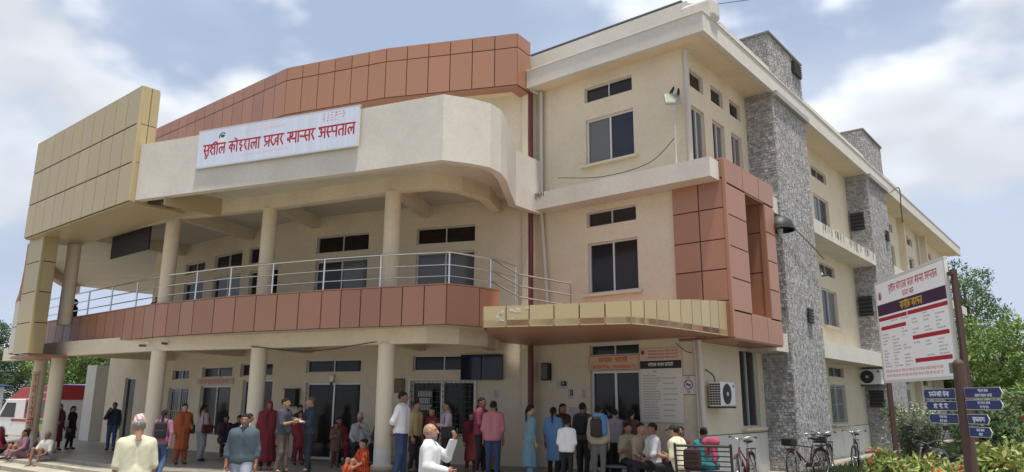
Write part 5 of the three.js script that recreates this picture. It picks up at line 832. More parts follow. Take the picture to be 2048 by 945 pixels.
airCon('white air conditioner unit with dark fan on the corner wall by the bicycles', [-7.5, 1.97, -17.1], Math.PI / 2);
airCon('air conditioner unit under the lower band beside the second stone pillar', [-7.42, 2.75, -30.3], 0);
{ // lamp on a pole in front of the wall, with two birds
  const o = thing('flood_lamp', 'square flood lamp on a thin pole above the white band', 'lamp', [-7.85, 7.43, -15.95]);
  part(o, 'pole', bar([0, 0, 0], [0, 1.55, 0], 0.025, 0.022, 10), M.pipe); part(o, 'clamp', rbx(0.08, 0.14, 0.08, 0, 1.5, 0, 0.02), M.alu);
  const hd = part(o, 'lamp_head', rbx(0.42, 0.34, 0.09, 0, 0, 0, 0.03), mat(0.36, 0.37, 0.3, 0.6)); hd.position.set(0, 1.74, 0.04); hd.rotation.set(-0.5, 0.6, 0.35);
  const gl = part(hd, 'lens', bx(0.34, 0.26, 0.006, 0, 0, 0.047), mat(0.3, 0.31, 0.27, 0.75)); gl.castShadow = true;
  const bird = (dx, dy, dz, ry, lb) => { const b = thing('bird', lb, 'bird', [-7.85 + dx, 7.43 + dy, -15.95 + dz], ry, null); const bones = [[0, 0.06, -0.02, 0, 0.1, 0.04, 0.038, 0.034], [0, 0.1, 0.04, 0, 0.145, 0.06, 0.028, 0.024], [0, 0.06, -0.03, 0, 0.02, -0.11, 0.022, 0.008], [0, 0.143, 0.075, 0, 0.138, 0.105, 0.007, 0.002], [0.012, 0.04, 0.0, 0.014, 0, 0.01, 0.006, 0.005], [-0.012, 0.04, 0.0, -0.014, 0, 0.01, 0.006, 0.005]]; part(b, 'body', nets(field(bones, 0.02), ...bounds(bones, 0.02), 0.008), mat(0.025, 0.022, 0.022, 0.7)); };
  bird(-0.02, 1.9, 0.02, 1.2, 'dark bird perched on top of the square flood lamp'); bird(0.16, 1.8, 0.04, 0.6, 'second dark bird perched on the lower corner of the flood lamp');
}
{ // hooded street lamp beside the first stone pillar
  const o = thing('hooded_lamp', 'dark grey hooded lamp sticking out beside the first stone pillar', 'lamp', [-6.72, 6.36, -19.75], Math.PI / 2);
  const g = new THREE.SphereGeometry(0.34, 28, 14, 0, Math.PI * 2, 0, Math.PI / 2); g.scale(1.25, 1.15, 1.0); part(o, 'hood', g, mat(0.022, 0.026, 0.032, 0.55)); part(o, 'rim', new THREE.TorusGeometry(0.34, 0.02, 8, 32).rotateX(Math.PI / 2).scale(1.25, 1, 1), M.dark);
  part(o, 'bulb_housing', new THREE.CylinderGeometry(0.08, 0.06, 0.2, 14).translate(-0.1, -0.1, 0.0), mat(0.4, 0.42, 0.42, 0.5)); part(o, 'arm', bar([0, 0.1, 0], [0, 0.05, -0.9], 0.03, 0.03, 8), M.alu);
}
const cam1 = (label, pos, ry) => { const o = thing('security_camera', label, 'camera', pos, ry); part(o, 'mount', merge([bx(0.06, 0.06, 0.04, 0, 0.06, -0.03), bar([0, 0.06, -0.02], [0, 0, 0.04], 0.012, 0.012, 6)]), M.white2); part(o, 'housing', new THREE.CylinderGeometry(0.035, 0.035, 0.18, 14).rotateX(Math.PI / 2).translate(0, -0.01, 0.08), M.plasticGrey); part(o, 'lens', new THREE.CylinderGeometry(0.026, 0.026, 0.01, 14).rotateX(Math.PI / 2).translate(0, -0.01, 0.175), M.black); };
cam1('small security camera on the beam left of the column', [-21.75, 3.3, -9.95], -0.6); cam1('twin head security camera on the beam over the column', [-21.05, 3.34, -10.2], 0.5); cam1('white security camera on the stone pillar edge', [-6.8, 5.6, -23.35], 1.2);
{ const o = thing('ceiling_bulb', 'small white bulb holder under the curved edge beam', 'lamp', [-13.7, 3.4, -13.5]); part(o, 'holder', new THREE.CylinderGeometry(0.05, 0.06, 0.12, 14), M.white2); part(o, 'bulb', new THREE.SphereGeometry(0.045, 14, 10).translate(0, -0.09, 0), mat(0.7, 0.7, 0.66, 0.3)); }
// cables
const cable = (pts, label, r = 0.012) => single('cable', tube(pts, r, 40, 5), M.black, label, 'cable');
cable([[-8.4, 12.0, -16.4], [-4, 11.55, -16.6], [2, 11.9, -17.5]], 'thin overhead cable leaving the roof corner');
cable([[-8.6, 12.05, -16.5], [-3, 12.1, -18.6], [4, 13.4, -21]], 'second overhead cable rising from the roof corner', 0.01);
cable([[-11.6, 7.9, -16.2], [-10, 7.62, -16.1], [-8.6, 7.75, -16.1], [-7.85, 8.2, -15.98]], 'thin cable drooping from the wall to the flood lamp pole', 0.01);
cable([[-18.3, 3.2, -11.18], [-16.3, 3.02, -11.66], [-14.3, 3.2, -12.18]], 'slack cable along the verandah beam', 0.012);
cable([[-8.2, 3.15, -16.2], [-7.95, 2.95, -16.2], [-7.8, 2.9, -16.2]], 'short loose cable over the price list board', 0.01);
cable([[-6.85, 10.7, -34.2], [-6.6, 11.0, -34.8], [-6.7, 10.2, -35.3], [-6.75, 9.6, -35.6]], 'loop of cable on the roof edge past the second pillar', 0.02);
cable([[-6.78, 6.75, -20.4], [-6.72, 6.4, -22], [-6.72, 6.1, -23.4]], 'dark cable running across the first stone pillar', 0.015);
// ---------------------------------------------------------------- slatted bench, seen from behind
{
  const a = [-6.62, -13.2], b = [-5.98, -13.42];
  const o = thing('slatted_bench', 'black metal bench with thin horizontal slats near the bicycles', 'bench', [-6.3, gy(0, -13.4), -13.42], 0.33 + Math.PI);
  const fr = mat(0.02, 0.021, 0.024, 0.4);
  const W_ = 0.5; for (const s of [-W_, W_]) { part(o, 'side_frame', merge([bar([s, 0, -0.32], [s, 0.46, -0.12], 0.022, 0.022, 8), bar([s, 0.4, -0.15], [s, 1.08, -0.34], 0.026, 0.024, 8), bar([s, 0, 0.28], [s, 0.46, 0.28], 0.022, 0.022, 8), bar([s, 0.46, -0.14], [s, 0.46, 0.3], 0.02, 0.02, 8)]), fr); }
  for (let i = 0; i < 7; i++) part(o, 'slat', bar([-W_, 0.5 + i * 0.09, -0.175 - i * 0.0255], [W_, 0.5 + i * 0.09, -0.175 - i * 0.0255], i === 6 ? 0.024 : 0.011, i === 6 ? 0.024 : 0.011, 8), fr);
  for (let i = 0; i < 6; i++) part(o, 'seat_slat', bx(2 * W_, 0.02, 0.05, 0, 0.47, -0.1 + i * 0.075), fr);
}
single('bench_cushion_bag', rbx(0.34, 0.4, 0.16, -6.52, 0.72, -13.35, 0.07, 3), clothMat([0.045, 0.012, 0.014]), 'dark maroon bag leaning behind the slatted bench back', 'bag');
{ // low bench carrying the queue of seated people
  const o = thing('waiting_bench', 'dark steel waiting bench under the price list board', 'bench', [-8.0, gy(0, -14.3), -14.35], 0.2); part(o, 'seat', rbx(1.9, 0.05, 0.42, 0, 0.45, 0, 0.02), M.plasticGrey); for (const x of [-0.8, 0.8]) part(o, 'leg', merge([bx(0.05, 0.43, 0.05, x, 0.215, -0.15), bx(0.05, 0.43, 0.05, x, 0.215, 0.15)]), M.dark);
  const q = thing('waiting_bench', 'dark steel bench behind the slatted bench', 'bench', [-6.9, gy(0, -14.2), -14.2], 1.0); part(q, 'seat', rbx(1.1, 0.05, 0.42, 0, 0.45, 0, 0.02), M.plasticGrey); for (const x of [-0.45, 0.45]) part(q, 'leg', merge([bx(0.05, 0.43, 0.05, x, 0.215, -0.15), bx(0.05, 0.43, 0.05, x, 0.215, 0.15)]), M.dark);
  const w1 = thing('waiting_bench', 'dark bench along the wall under the ticket window', 'bench', [-20.1, FL, -12.5], -0.05); part(w1, 'seat', rbx(2.4, 0.05, 0.4, 0, 0.4, 0, 0.02), M.plasticGrey); for (const x of [-1, 1]) part(w1, 'leg', bx(0.06, 0.38, 0.36, x, 0.19, 0), M.dark);
  const w2 = thing('waiting_bench', 'dark bench in front of the dark double doors', 'bench', [-16.3, FL, -13.5], 0.25); part(w2, 'seat', rbx(1.8, 0.05, 0.4, 0, 0.41, 0, 0.02), M.plasticGrey); for (const x of [-0.8, 0.8]) part(w2, 'leg', bx(0.06, 0.39, 0.36, x, 0.2, 0), M.dark);
}
// ---------------------------------------------------------------- bicycles: front toward +z
function bicycle(label, pos, ry, col, basket, step) {
  const o = thing('bicycle', label, 'bicycle', pos, ry); const fm = mat(...col, 0.45), R = 0.335;
  const wheel = (z, steer) => { const w = new THREE.Group(); w.name = 'wheel'; w.position.set(0, R, z); w.rotation.y = steer; o.add(w); part(w, 'tyre', new THREE.TorusGeometry(R - 0.018, 0.018, 8, 40).rotateY(Math.PI / 2), M.tyre); part(w, 'rim', new THREE.TorusGeometry(R - 0.042, 0.01, 6, 36).rotateY(Math.PI / 2), M.chrome); const sp = [bar([-0.04, 0, 0], [0.04, 0, 0], 0.022, 0.022, 8)]; for (let k = 0; k < 18; k++) { const a = k * Math.PI / 9; sp.push(bar([k % 2 ? 0.03 : -0.03, 0, 0], [0, Math.cos(a) * (R - 0.045), Math.sin(a) * (R - 0.045)], 0.0022, 0.0022, 3)); } part(w, 'spokes', merge(sp), M.chrome); };
  wheel(-0.53, 0); wheel(0.55, 0.35);
  const bb = [0, 0.29, -0.1], st = [0, 0.78, -0.26], hd = [0, 0.83, 0.36], h2 = [0, 0.66, 0.42];
  part(o, 'frame', merge([bar(bb, st, 0.016), bar(bb, [0, 0.7, 0.4], 0.018), bar(step ? [0, 0.5, -0.17] : [0, 0.72, -0.24], [0, 0.79, 0.375], 0.015), bar(hd, h2, 0.02), bar([0.05, R, -0.53], [0.03, 0.29, -0.12], 0.01), bar([-0.05, R, -0.53], [-0.03, 0.29, -0.12], 0.01), bar([0.05, R, -0.53], [0.02, 0.72, -0.25], 0.009), bar([-0.05, R, -0.53], [-0.02, 0.72, -0.25], 0.009)]), fm);
  part(o, 'fork', merge([bar([0.045, 0.66, 0.42], [0.05, R, 0.55], 0.012), bar([-0.045, 0.66, 0.42], [-0.05, R, 0.55], 0.012), bar([-0.05, 0.66, 0.42], [0.05, 0.66, 0.42], 0.014)]), M.chrome);
  part(o, 'handlebar', merge([bar(hd, [0, 1.0, 0.31], 0.013), tube([[-0.29, 1.03, 0.08], [-0.26, 1.06, 0.2], [-0.1, 1.02, 0.34], [0, 1.0, 0.33], [0.1, 1.02, 0.34], [0.26, 1.06, 0.2], [0.29, 1.03, 0.08]], 0.012, 28, 7)]), M.chrome);
  part(o, 'grip', merge([bar([-0.295, 1.02, 0.02], [-0.28, 1.045, 0.12], 0.018), bar([0.295, 1.02, 0.02], [0.28, 1.045, 0.12], 0.018)]), M.black);
  part(o, 'saddle', nets((x, y, z) => smin(ell(x, y, z, [0, 0.93, -0.37], [0.11, 0.035, 0.09]), ell(x, y, z, [0, 0.935, -0.22], [0.035, 0.025, 0.12]), 0.05), [-0.15, 0.87, -0.5], [0.15, 1.0, -0.06], 0.014), M.black); part(o, 'seat_post', merge([bar(st, [0, 0.9, -0.31], 0.013), new THREE.TorusGeometry(0.03, 0.006, 5, 14).translate(-0.04, 0.89, -0.42)]), M.chrome);
  const guard = (z, a0, a1) => { const g = new THREE.TorusGeometry(R + 0.025, 0.022, 6, 24, a1 - a0); g.rotateZ(a0); g.rotateY(-Math.PI / 2); g.translate(0, R, z); return g.toNonIndexed(); };
  part(o, 'mudguard', guard(-0.53, 0.2, 2.6), fm); part(o, 'mudguard', guard(0.55, 0.9, 2.9), fm);
  part(o, 'rack', merge([bar([0.05, 0.74, -0.34], [0.05, 0.76, -0.78], 0.008), bar([-0.05, 0.74, -0.34], [-0.05, 0.76, -0.78], 0.008), bar([0.05, 0.76, -0.76], [0.06, R, -0.55], 0.006), bar([-0.05, 0.76, -0.76], [-0.06, R, -0.55], 0.006), bx(0.12, 0.008, 0.4, 0, 0.765, -0.58)]), M.dark);
  part(o, 'chain_guard', rbx(0.02, 0.1, 0.52, -0.06, 0.31, -0.3, 0.008), fm); part(o, 'crank', merge([bar([-0.08, 0.29, -0.1], [-0.08, 0.15, -0.02], 0.009), bar([0.08, 0.29, -0.1], [0.08, 0.43, -0.18], 0.009), bx(0.09, 0.02, 0.06, -0.13, 0.15, -0.02), bx(0.09, 0.02, 0.06, 0.13, 0.43, -0.18), new THREE.TorusGeometry(0.085, 0.008, 5, 20).rotateY(Math.PI / 2).translate(-0.055, 0.29, -0.1)]), M.chrome);
  part(o, 'stand', merge([bar([0.06, 0.3, -0.5], [0.12, 0, -0.62], 0.008), bar([-0.06, 0.3, -0.5], [-0.12, 0, -0.62], 0.008)]), M.chrome);
  if (basket) { const l = []; for (let y = 0; y < 5; y++) { const w = 0.15 + y * 0.012; l.push(bar([-w, 0.78 + y * 0.05, 0.46], [w, 0.78 + y * 0.05, 0.46], 0.004), bar([-w, 0.78 + y * 0.05, 0.7], [w, 0.78 + y * 0.05, 0.7], 0.004), bar([-w, 0.78 + y * 0.05, 0.46], [-w, 0.78 + y * 0.05, 0.7], 0.004), bar([w, 0.78 + y * 0.05, 0.46], [w, 0.78 + y * 0.05, 0.7], 0.004)); } part(o, 'basket', merge([...l, bx(0.3, 0.01, 0.24, 0, 0.78, 0.58), bx(0.28, 0.14, 0.2, 0, 0.86, 0.58)]), M.dark); }
  return o;
}
bicycle('maroon bicycle with black saddle leaning by the corner wall', [-6.72, 0, -16.3], 0.12, [0.08, 0.014, 0.02], 0, 1);
bicycle('dark red bicycle with a basket parked before the first stone pillar', [-6.25, 0, -18.9], -0.35, [0.06, 0.02, 0.02], 1, 0);
bicycle('brown bicycle standing against the stone pillar foot', [-6.4, 0, -20.9], 0.1, [0.07, 0.032, 0.028], 1, 0);
bicycle('black bicycle with chrome mudguard past the stone pillar', [-6.1, 0, -22.6], 0.2, [0.02, 0.02, 0.022], 0, 1);
single('plank', rbx(0.05, 0.05, 0.9, -5.9, 0.45, -23.3, 0.01), mat(0.3, 0.04, 0.06, 0.6), 'pink red bar lying behind the rear bicycle wheel', 'bar');
// ---------------------------------------------------------------- motorcycle
{
  const o = thing('motorcycle', 'black motorcycle with blue tank and red tail light behind the charter board post', 'motorcycle', [-2.75, gy(0, -15.2), -15.5], Math.PI + 0.75);
  const R = 0.3; for (const z of [-0.62, 0.66]) { const w = new THREE.Group(); w.name = 'wheel'; w.position.set(0, R, z); o.add(w); part(w, 'tyre', new THREE.TorusGeometry(R - 0.05, 0.055, 10, 36).rotateY(Math.PI / 2), M.tyre); part(w, 'rim', new THREE.CylinderGeometry(R - 0.09, R - 0.09, 0.04, 24).rotateZ(Math.PI / 2), M.plasticGrey); }
  part(o, 'engine', merge([rbx(0.26, 0.28, 0.36, 0, 0.42, 0.02, 0.05), rbx(0.22, 0.2, 0.2, 0, 0.62, 0.08, 0.03)]), M.plasticGrey);
  part(o, 'fuel_tank', nets((x, y, z) => smin(ell(x, y, z, [0, 0.86, 0.16], [0.16, 0.13, 0.26]), ell(x, y, z, [0, 0.78, 0.3], [0.18, 0.1, 0.14]), 0.06), [-0.24, 0.6, -0.2], [0.24, 1.05, 0.5], 0.02), mat(0.012, 0.014, 0.017, 0.25)); part(o, 'tank_stripe', rbx(0.38, 0.05, 0.3, 0, 0.76, 0.2, 0.02), mat(0.02, 0.1, 0.2, 0.3));
  part(o, 'seat', nets((x, y, z) => smin(box3(x, y - (z + 0.3) * -0.12, z, [0, 0.8, -0.36], [0.08, 0.02, 0.3], 0.05), ell(x, y, z, [0, 0.86, -0.62], [0.11, 0.06, 0.14]), 0.05), [-0.2, 0.65, -0.85], [0.2, 1.0, 0.1], 0.02), M.black);
  part(o, 'tail', rbx(0.16, 0.14, 0.26, 0, 0.82, -0.8, 0.05, 3), M.black); part(o, 'tail_light', rbx(0.12, 0.06, 0.04, 0, 0.84, -0.94, 0.015), mat(0.5, 0.02, 0.02, 0.2)); part(o, 'side_sticker', bx(0.004, 0.05, 0.2, 0.1, 0.84, -0.66), mat(0.55, 0.08, 0.08, 0.5));
  part(o, 'fork', merge([bar([0.09, R, 0.66], [0.09, 0.98, 0.42], 0.026), bar([-0.09, R, 0.66], [-0.09, 0.98, 0.42], 0.026)]), M.chrome); part(o, 'handlebar', tube([[-0.36, 1.06, 0.26], [-0.2, 1.1, 0.36], [0, 1.04, 0.42], [0.2, 1.1, 0.36], [0.36, 1.06, 0.26]], 0.015, 20, 8), M.black);
  for (const s of [-1, 1]) part(o, 'mirror', merge([bar([s * 0.26, 1.09, 0.33], [s * 0.34, 1.3, 0.3], 0.007), rbx(0.14, 0.09, 0.03, s * 0.36, 1.34, 0.3, 0.02)]), M.black);
  part(o, 'headlamp', nets((x, y, z) => ell(x, y, z, [0, 0.96, 0.52], [0.12, 0.12, 0.1]), [-0.16, 0.8, 0.38], [0.16, 1.12, 0.66], 0.02), M.black); part(o, 'exhaust', bar([0.15, 0.34, 0.1], [0.18, 0.42, -0.75], 0.04, 0.05, 12), M.chrome); part(o, 'mudguard', rbx(0.14, 0.03, 0.4, 0, 0.63, 0.66, 0.01), M.black); part(o, 'swing_arm', merge([bar([0.08, 0.36, 0], [0.08, R, -0.62], 0.025), bar([-0.08, 0.36, 0], [-0.08, R, -0.62], 0.025), bar([0, 0.72, -0.2], [0, 0.4, 0.05], 0.03)]), M.black);
}
// ---------------------------------------------------------------- ambulance at the far left, nose to the left
{
  const o = thing('ambulance', 'white ambulance van with red raised roof and green and yellow stripes', 'ambulance', [-40.6, gy(0, -14) - 0.18, -14.0], 0.12); // local x along, nose toward -x
  const prof = (pts, d, z) => { const g = new THREE.ExtrudeGeometry(new THREE.Shape(pts.map((p) => new THREE.Vector2(...p))), { depth: d, bevelEnabled: true, bevelSize: 0.05, bevelThickness: 0.05, bevelSegments: 2 }); g.translate(0, 0, z); return g; };
  const red = mat(0.36, 0.022, 0.03, 0.35), wh = new THREE.MeshPhysicalMaterial({ color: lin(0.7, 0.7, 0.69), roughness: 0.35, clearcoat: 0.5 });
  part(o, 'body', prof([[-2.7, 0.35], [-2.75, 0.95], [-2.45, 1.12], [-1.7, 1.95], [2.35, 1.98], [2.4, 0.35]], 1.7, -0.9), wh);
  part(o, 'raised_roof', prof([[-1.75, 2.0], [-0.7, 2.48], [2.35, 2.6], [2.38, 2.02]], 1.5, -0.8), red);
  part(o, 'rear_panel', rbx(2.2, 0.86, 0.02, 1.27, 1.56, 0.86, 0.008), red); part(o, 'window', rbx(0.62, 0.5, 0.03, 1.9, 1.6, 0.865, 0.01), M.glassGrey); part(o, 'window', rbx(0.62, 0.5, 0.03, 0.6, 1.6, 0.865, 0.01), M.glass);
  const sd = new THREE.Shape([[-2.15, 1.15], [-1.6, 1.82], [-0.75, 1.82], [-0.75, 1.15]].map((p) => new THREE.Vector2(...p))); part(o, 'cab_window', new THREE.ExtrudeGeometry(sd, { depth: 0.02, bevelEnabled: false }).translate(0, 0, 0.853), M.glassBlue);
  const ws = part(o, 'windscreen', bx(0.02, 1.05, 1.4, 0, 0, 0), M.glassGrey); ws.position.set(-2.14, 1.5, -0.05); ws.rotation.z = -0.73;
  part(o, 'stripe', bx(1.1, 0.2, 0.012, 1.75, 0.98, 0.856), mat(0.05, 0.25, 0.09, 0.5)); part(o, 'stripe', bx(1.1, 0.24, 0.012, 1.75, 0.74, 0.857), mat(0.6, 0.46, 0.04, 0.5)); part(o, 'emblem', new THREE.CircleGeometry(0.12, 20).translate(1.75, 1.24, 0.857), M.dark); part(o, 'red_band', bx(2.2, 0.12, 0.012, 0.2, 1.02, 0.856), red);
  part(o, 'lettering', new THREE.PlaneGeometry(1.1, 0.16).translate(1.4, 2.3, 0.756), canvasMat(256, 40, (c, w, h) => { c.fillStyle = '#a81c22'; c.fillRect(0, 0, w, h); c.fillStyle = '#e7d7d7'; c.font = 'bold 30px sans-serif'; c.textAlign = 'center'; c.fillText('AMBULANCE', w / 2, 31, 230); }));
  part(o, 'door_handle', rbx(0.2, 0.05, 0.03, -0.9, 1.02, 0.87, 0.01), M.black); part(o, 'bumper', rbx(0.2, 0.22, 1.75, -2.76, 0.45, -0.05, 0.05), M.plasticGrey); part(o, 'headlight', rbx(0.1, 0.2, 0.3, -2.74, 0.85, 0.6, 0.04), M.chrome); part(o, 'headlight', rbx(0.1, 0.2, 0.3, -2.74, 0.85, -0.7, 0.04), M.chrome);
  for (const [x, z] of [[-1.75, 0.8], [1.45, 0.8], [-1.75, -0.88], [1.45, -0.88]]) { const w = new THREE.Group(); w.name = 'wheel'; w.position.set(x, 0.36, z); o.add(w); part(w, 'tyre', new THREE.CylinderGeometry(0.35, 0.35, 0.22, 28).rotateX(Math.PI / 2), M.tyre); part(w, 'rim', new THREE.CylinderGeometry(0.2, 0.2, 0.23, 20).rotateX(Math.PI / 2), M.alu); }
}
{ // blue-roofed shed far behind the ambulance
  const o = thing('shed', 'small white shed with blue roof and blue posts beyond the ambulance', 'shed', [-69.5, -0.22, -17.0], 0.2); part(o, 'wall', bx(7, 2.9, 5, 0, 1.45, 0), mat(0.55, 0.56, 0.6, 0.8)); part(o, 'roof', prismRoof(8, 5.8, 3.0, 3.4), mat(0.06, 0.14, 0.35, 0.5)); for (const x of [-3.6, 3.6]) part(o, 'post', bx(0.22, 3, 0.22, x, 1.5, 2.65), mat(0.05, 0.13, 0.36, 0.5)); part(o, 'eave_band', bx(8, 0.25, 0.1, 0, 2.95, 2.95), mat(0.3, 0.06, 0.07, 0.5));
  const q = thing('shed', 'low red and blue roofed stall beside the white shed', 'shed', [-60.5, -0.22, -22.5], 0.2); part(q, 'wall', bx(5, 2.4, 3, 0, 1.2, 0), mat(0.4, 0.4, 0.42, 0.8)); part(q, 'roof', prismRoof(5.6, 3.6, 2.4, 3.1), mat(0.08, 0.14, 0.36, 0.5)); part(q, 'awning', bx(5.4, 0.5, 0.08, 0, 2.2, 1.85), mat(0.5, 0.06, 0.08, 0.6));
}
function prismRoof(w, d, y0, y1) { const g = new THREE.ExtrudeGeometry(new THREE.Shape([[-d / 2, y0], [d / 2, y0], [0, y1]].map((p) => new THREE.Vector2(...p))), { depth: w, bevelEnabled: false }); g.translate(0, 0, -w / 2); g.rotateY(Math.PI / 2); return g; }
{ const o = thing('distant_house', 'pale low building far beyond the garden trees', 'building', [-2, 0, -110], 0.2); part(o, 'wall', bx(26, 4.5, 8, 0, 2.2, 0), mat(0.5, 0.5, 0.5, 0.8)); part(o, 'roof', bx(27, 0.4, 9, 0, 4.6, 0), mat(0.35, 0.4, 0.48, 0.7)); for (let i = 0; i < 7; i++) part(o, 'window', bx(1.6, 1.4, 0.1, -11 + i * 3.6, 2.6, 4.02), M.glass); }
// ---------------------------------------------------------------- vegetation
function leafClump(n, R, L, W_) {
  const pos = []; for (let i = 0; i < n; i++) {
    const c = V3(rr(-1, 1), rr(-1, 1), rr(-1, 1)).multiplyScalar(R), d = V3(rr(-1, 1), rr(-0.9, 0.7), rr(-1, 1)).normalize(), q = d.clone().cross(V3(rr(-1, 1), rr(-1, 1), rr(-1, 1))).normalize().multiplyScalar(W_ * rr(0.7, 1.2)), l = L * rr(0.7, 1.25), n_ = d.clone().cross(q).normalize().multiplyScalar(W_ * 0.3);
    const a = c, b = c.clone().addScaledVector(d, l), m = c.clone().addScaledVector(d, l * 0.45), p = m.clone().add(q).add(n_), r = m.clone().sub(q).add(n_);
    for (const t of [[a, p, m], [p, b, m], [a, m, r], [m, b, r]]) for (const v of t) pos.push(v.x, v.y, v.z);
  }
  const g = new THREE.BufferGeometry(); g.setAttribute('position', new THREE.Float32BufferAttribute(pos, 3)); g.computeVertexNormals(); return g;
}
const leafMat = new THREE.MeshPhysicalMaterial({ color: 0xffffff, roughness: 0.9, transmission: 0.3, thickness: 0, side: THREE.DoubleSide });
function foliage(parent, name, geo, pts, cols, smin_ = 0.7, smax = 1.3) {
  const im = new THREE.InstancedMesh(geo, leafMat, pts.length), m = new THREE.Matrix4(), q = new THREE.Quaternion(), e = new THREE.Euler(); im.name = name; im.castShadow = im.receiveShadow = true;
  pts.forEach((p, i) => { e.set(rr(0, 6.3), rr(0, 6.3), rr(0, 6.3)); q.setFromEuler(e); const s = rr(smin_, smax); m.compose(V3(...p), q, V3(s, s, s)); im.setMatrixAt(i, m); const c = cols[Math.floor(rnd() * cols.length)], k = rr(0.75, 1.25); im.setColorAt(i, lin(c[0] * k * 1.9, c[1] * k * 1.8, c[2] * k * 2.0)); });
  im.userData.kind = 'stuff'; parent.add(im); return im;
}
function tree(label, pos, H_, lobes, cols, n, geo, trunkR, group) {
  const o = thing('tree', label, 'tree', pos, 0, group), tr = [bar([0, -0.2, 0], [0.1, H_ * 0.45, 0.05], trunkR, trunkR * 0.7, 10), bar([0.1, H_ * 0.45, 0.05], [0, H_ * 0.85, 0], trunkR * 0.7, trunkR * 0.25, 8)], pts = [];
  for (const [x, y, z, r] of lobes) { tr.push(bar([0.05, H_ * rr(0.3, 0.55), 0], [x * 0.85, y, z * 0.85], trunkR * 0.3, trunkR * 0.08, 6)); const k = Math.round(n * r * r); for (let i = 0; i < k; i++) { const d = V3(rr(-1, 1), rr(-1, 1), rr(-1, 1)); const l = d.length() || 1; if (l > 1) { i--; continue; } const f = 0.35 + 0.65 * Math.pow(l, 0.5); d.multiplyScalar(f / l * r * (0.8 + 0.4 * noise3(d.x * 3 + x, d.y * 3 + y, d.z * 3))); pts.push([x + d.x, y + d.y * 0.85, z + d.z]); } }
  part(o, 'trunk', merge(tr), mat(0.13, 0.1, 0.075, 0.9)); foliage(o, 'crown', geo, pts, cols); return o;
}
const clumpBig = leafClump(9, 0.22, 0.22, 0.06), clumpBush = leafClump(8, 0.07, 0.09, 0.022), clumpFine = leafClump(8, 0.05, 0.12, 0.012);
const gA = [[0.055, 0.10, 0.03], [0.075, 0.125, 0.035], [0.04, 0.075, 0.028]], gB2 = [[0.10, 0.16, 0.03], [0.08, 0.14, 0.03], [0.06, 0.11, 0.025]], gC = [[0.035, 0.07, 0.03], [0.05, 0.085, 0.035]];
const lobesOf = (n, H_, w, y0) => Array.from({ length: n }, (_, i) => { const t = (i + 0.5) / n, a = i * 2.4, r = w * (0.35 + 0.65 * Math.sin(Math.PI * (0.2 + 0.75 * t))); return [Math.cos(a) * r * 0.7, y0 + (H_ - y0) * t, Math.sin(a) * r * 0.7, r * rr(0.45, 0.7)]; });
tree('tall airy tree with loose grey-green crown beyond the charter board', [-8.0, 0, -60], 11.6, lobesOf(15, 11.2, 2.3, 2.5), gC.concat(gA), 55, clumpBig, 0.3);
tree('rounded bright green tree before the tall airy tree', [-4.9, 0, -47], 6.6, lobesOf(11, 6.1, 2.6, 1.2), gB2, 75, clumpBig, 0.25);
tree('broad dark tree at the far right beyond the garden', [-0.3, 0, -58], 7.4, lobesOf(10, 6.8, 3.0, 1.5), gA, 60, clumpBig, 0.3);
tree('low light green tree behind the far end of the hospital', [-8.6, 0, -66], 5.4, lobesOf(7, 5, 2.6, 1), gB2, 150, clumpBig, 0.2);
for (const [x, z, h, c, lb] of [[-82, -22, 8.4, gC, 'dark leafy tree behind the blue-roofed shed'], [-76, -29, 7.8, gB2, 'bright leafy tree seen between the entrance columns'], [-68, -33, 8.6, gA, 'mid green tree behind the ambulance'], [-62, -37, 8.4, gB2, 'light green tree past the white pier'], [-88, -40, 10, gA, 'tall green tree far behind the passage']]) tree(lb, [x, -0.2, z], h, lobesOf(11, h, 4.2, 1.0), c, 110, clumpBig, 0.3);
// lawn strip along the side wall
{
  const p = [], Z0 = -50, Z1 = -16.6; single('lawn', uvw(bx(7.4, 0.02, Z1 - Z0, -3.0, -0.002, (Z0 + Z1) / 2)), mat(0.06, 0.085, 0.03, 0.95, { map: T.ground }), null, null, null, 'structure');
  const bl = new THREE.BufferGeometry(), v = []; for (let i = 0; i < 5; i++) { const a = rr(0, 6.3), x = rr(-0.03, 0.03), z = rr(-0.03, 0.03), h = rr(0.07, 0.16), dx = Math.cos(a) * 0.05, dz = Math.sin(a) * 0.05; v.push(x - 0.006, 0, z, x + 0.006, 0, z, x + dx, h, z + dz); } bl.setAttribute('position', new THREE.Float32BufferAttribute(v, 3)); bl.computeVertexNormals();
  const im = new THREE.InstancedMesh(bl, leafMat, 26000), m = new THREE.Matrix4(), q = new THREE.Quaternion(); for (let i = 0; i < 26000; i++) { const z = Z1 - 24 * Math.pow(rnd(), 1.4), x = rr(-6.6, 0.6); q.setFromEuler(new THREE.Euler(0, rr(0, 6.3), 0)); const s = rr(0.6, 1.5); m.compose(V3(x, 0.006, z), q, V3(s, s, s)); im.setMatrixAt(i, m); const k = rr(0.6, 1.3); im.setColorAt(i, lin(0.06 * k, 0.1 * k, 0.028 * k)); }
  im.name = 'lawn_grass'; im.castShadow = im.receiveShadow = true; im.userData = { kind: 'stuff', label: 'short green grass beside the hospital wall', category: 'grass' }; scene.add(im);
}
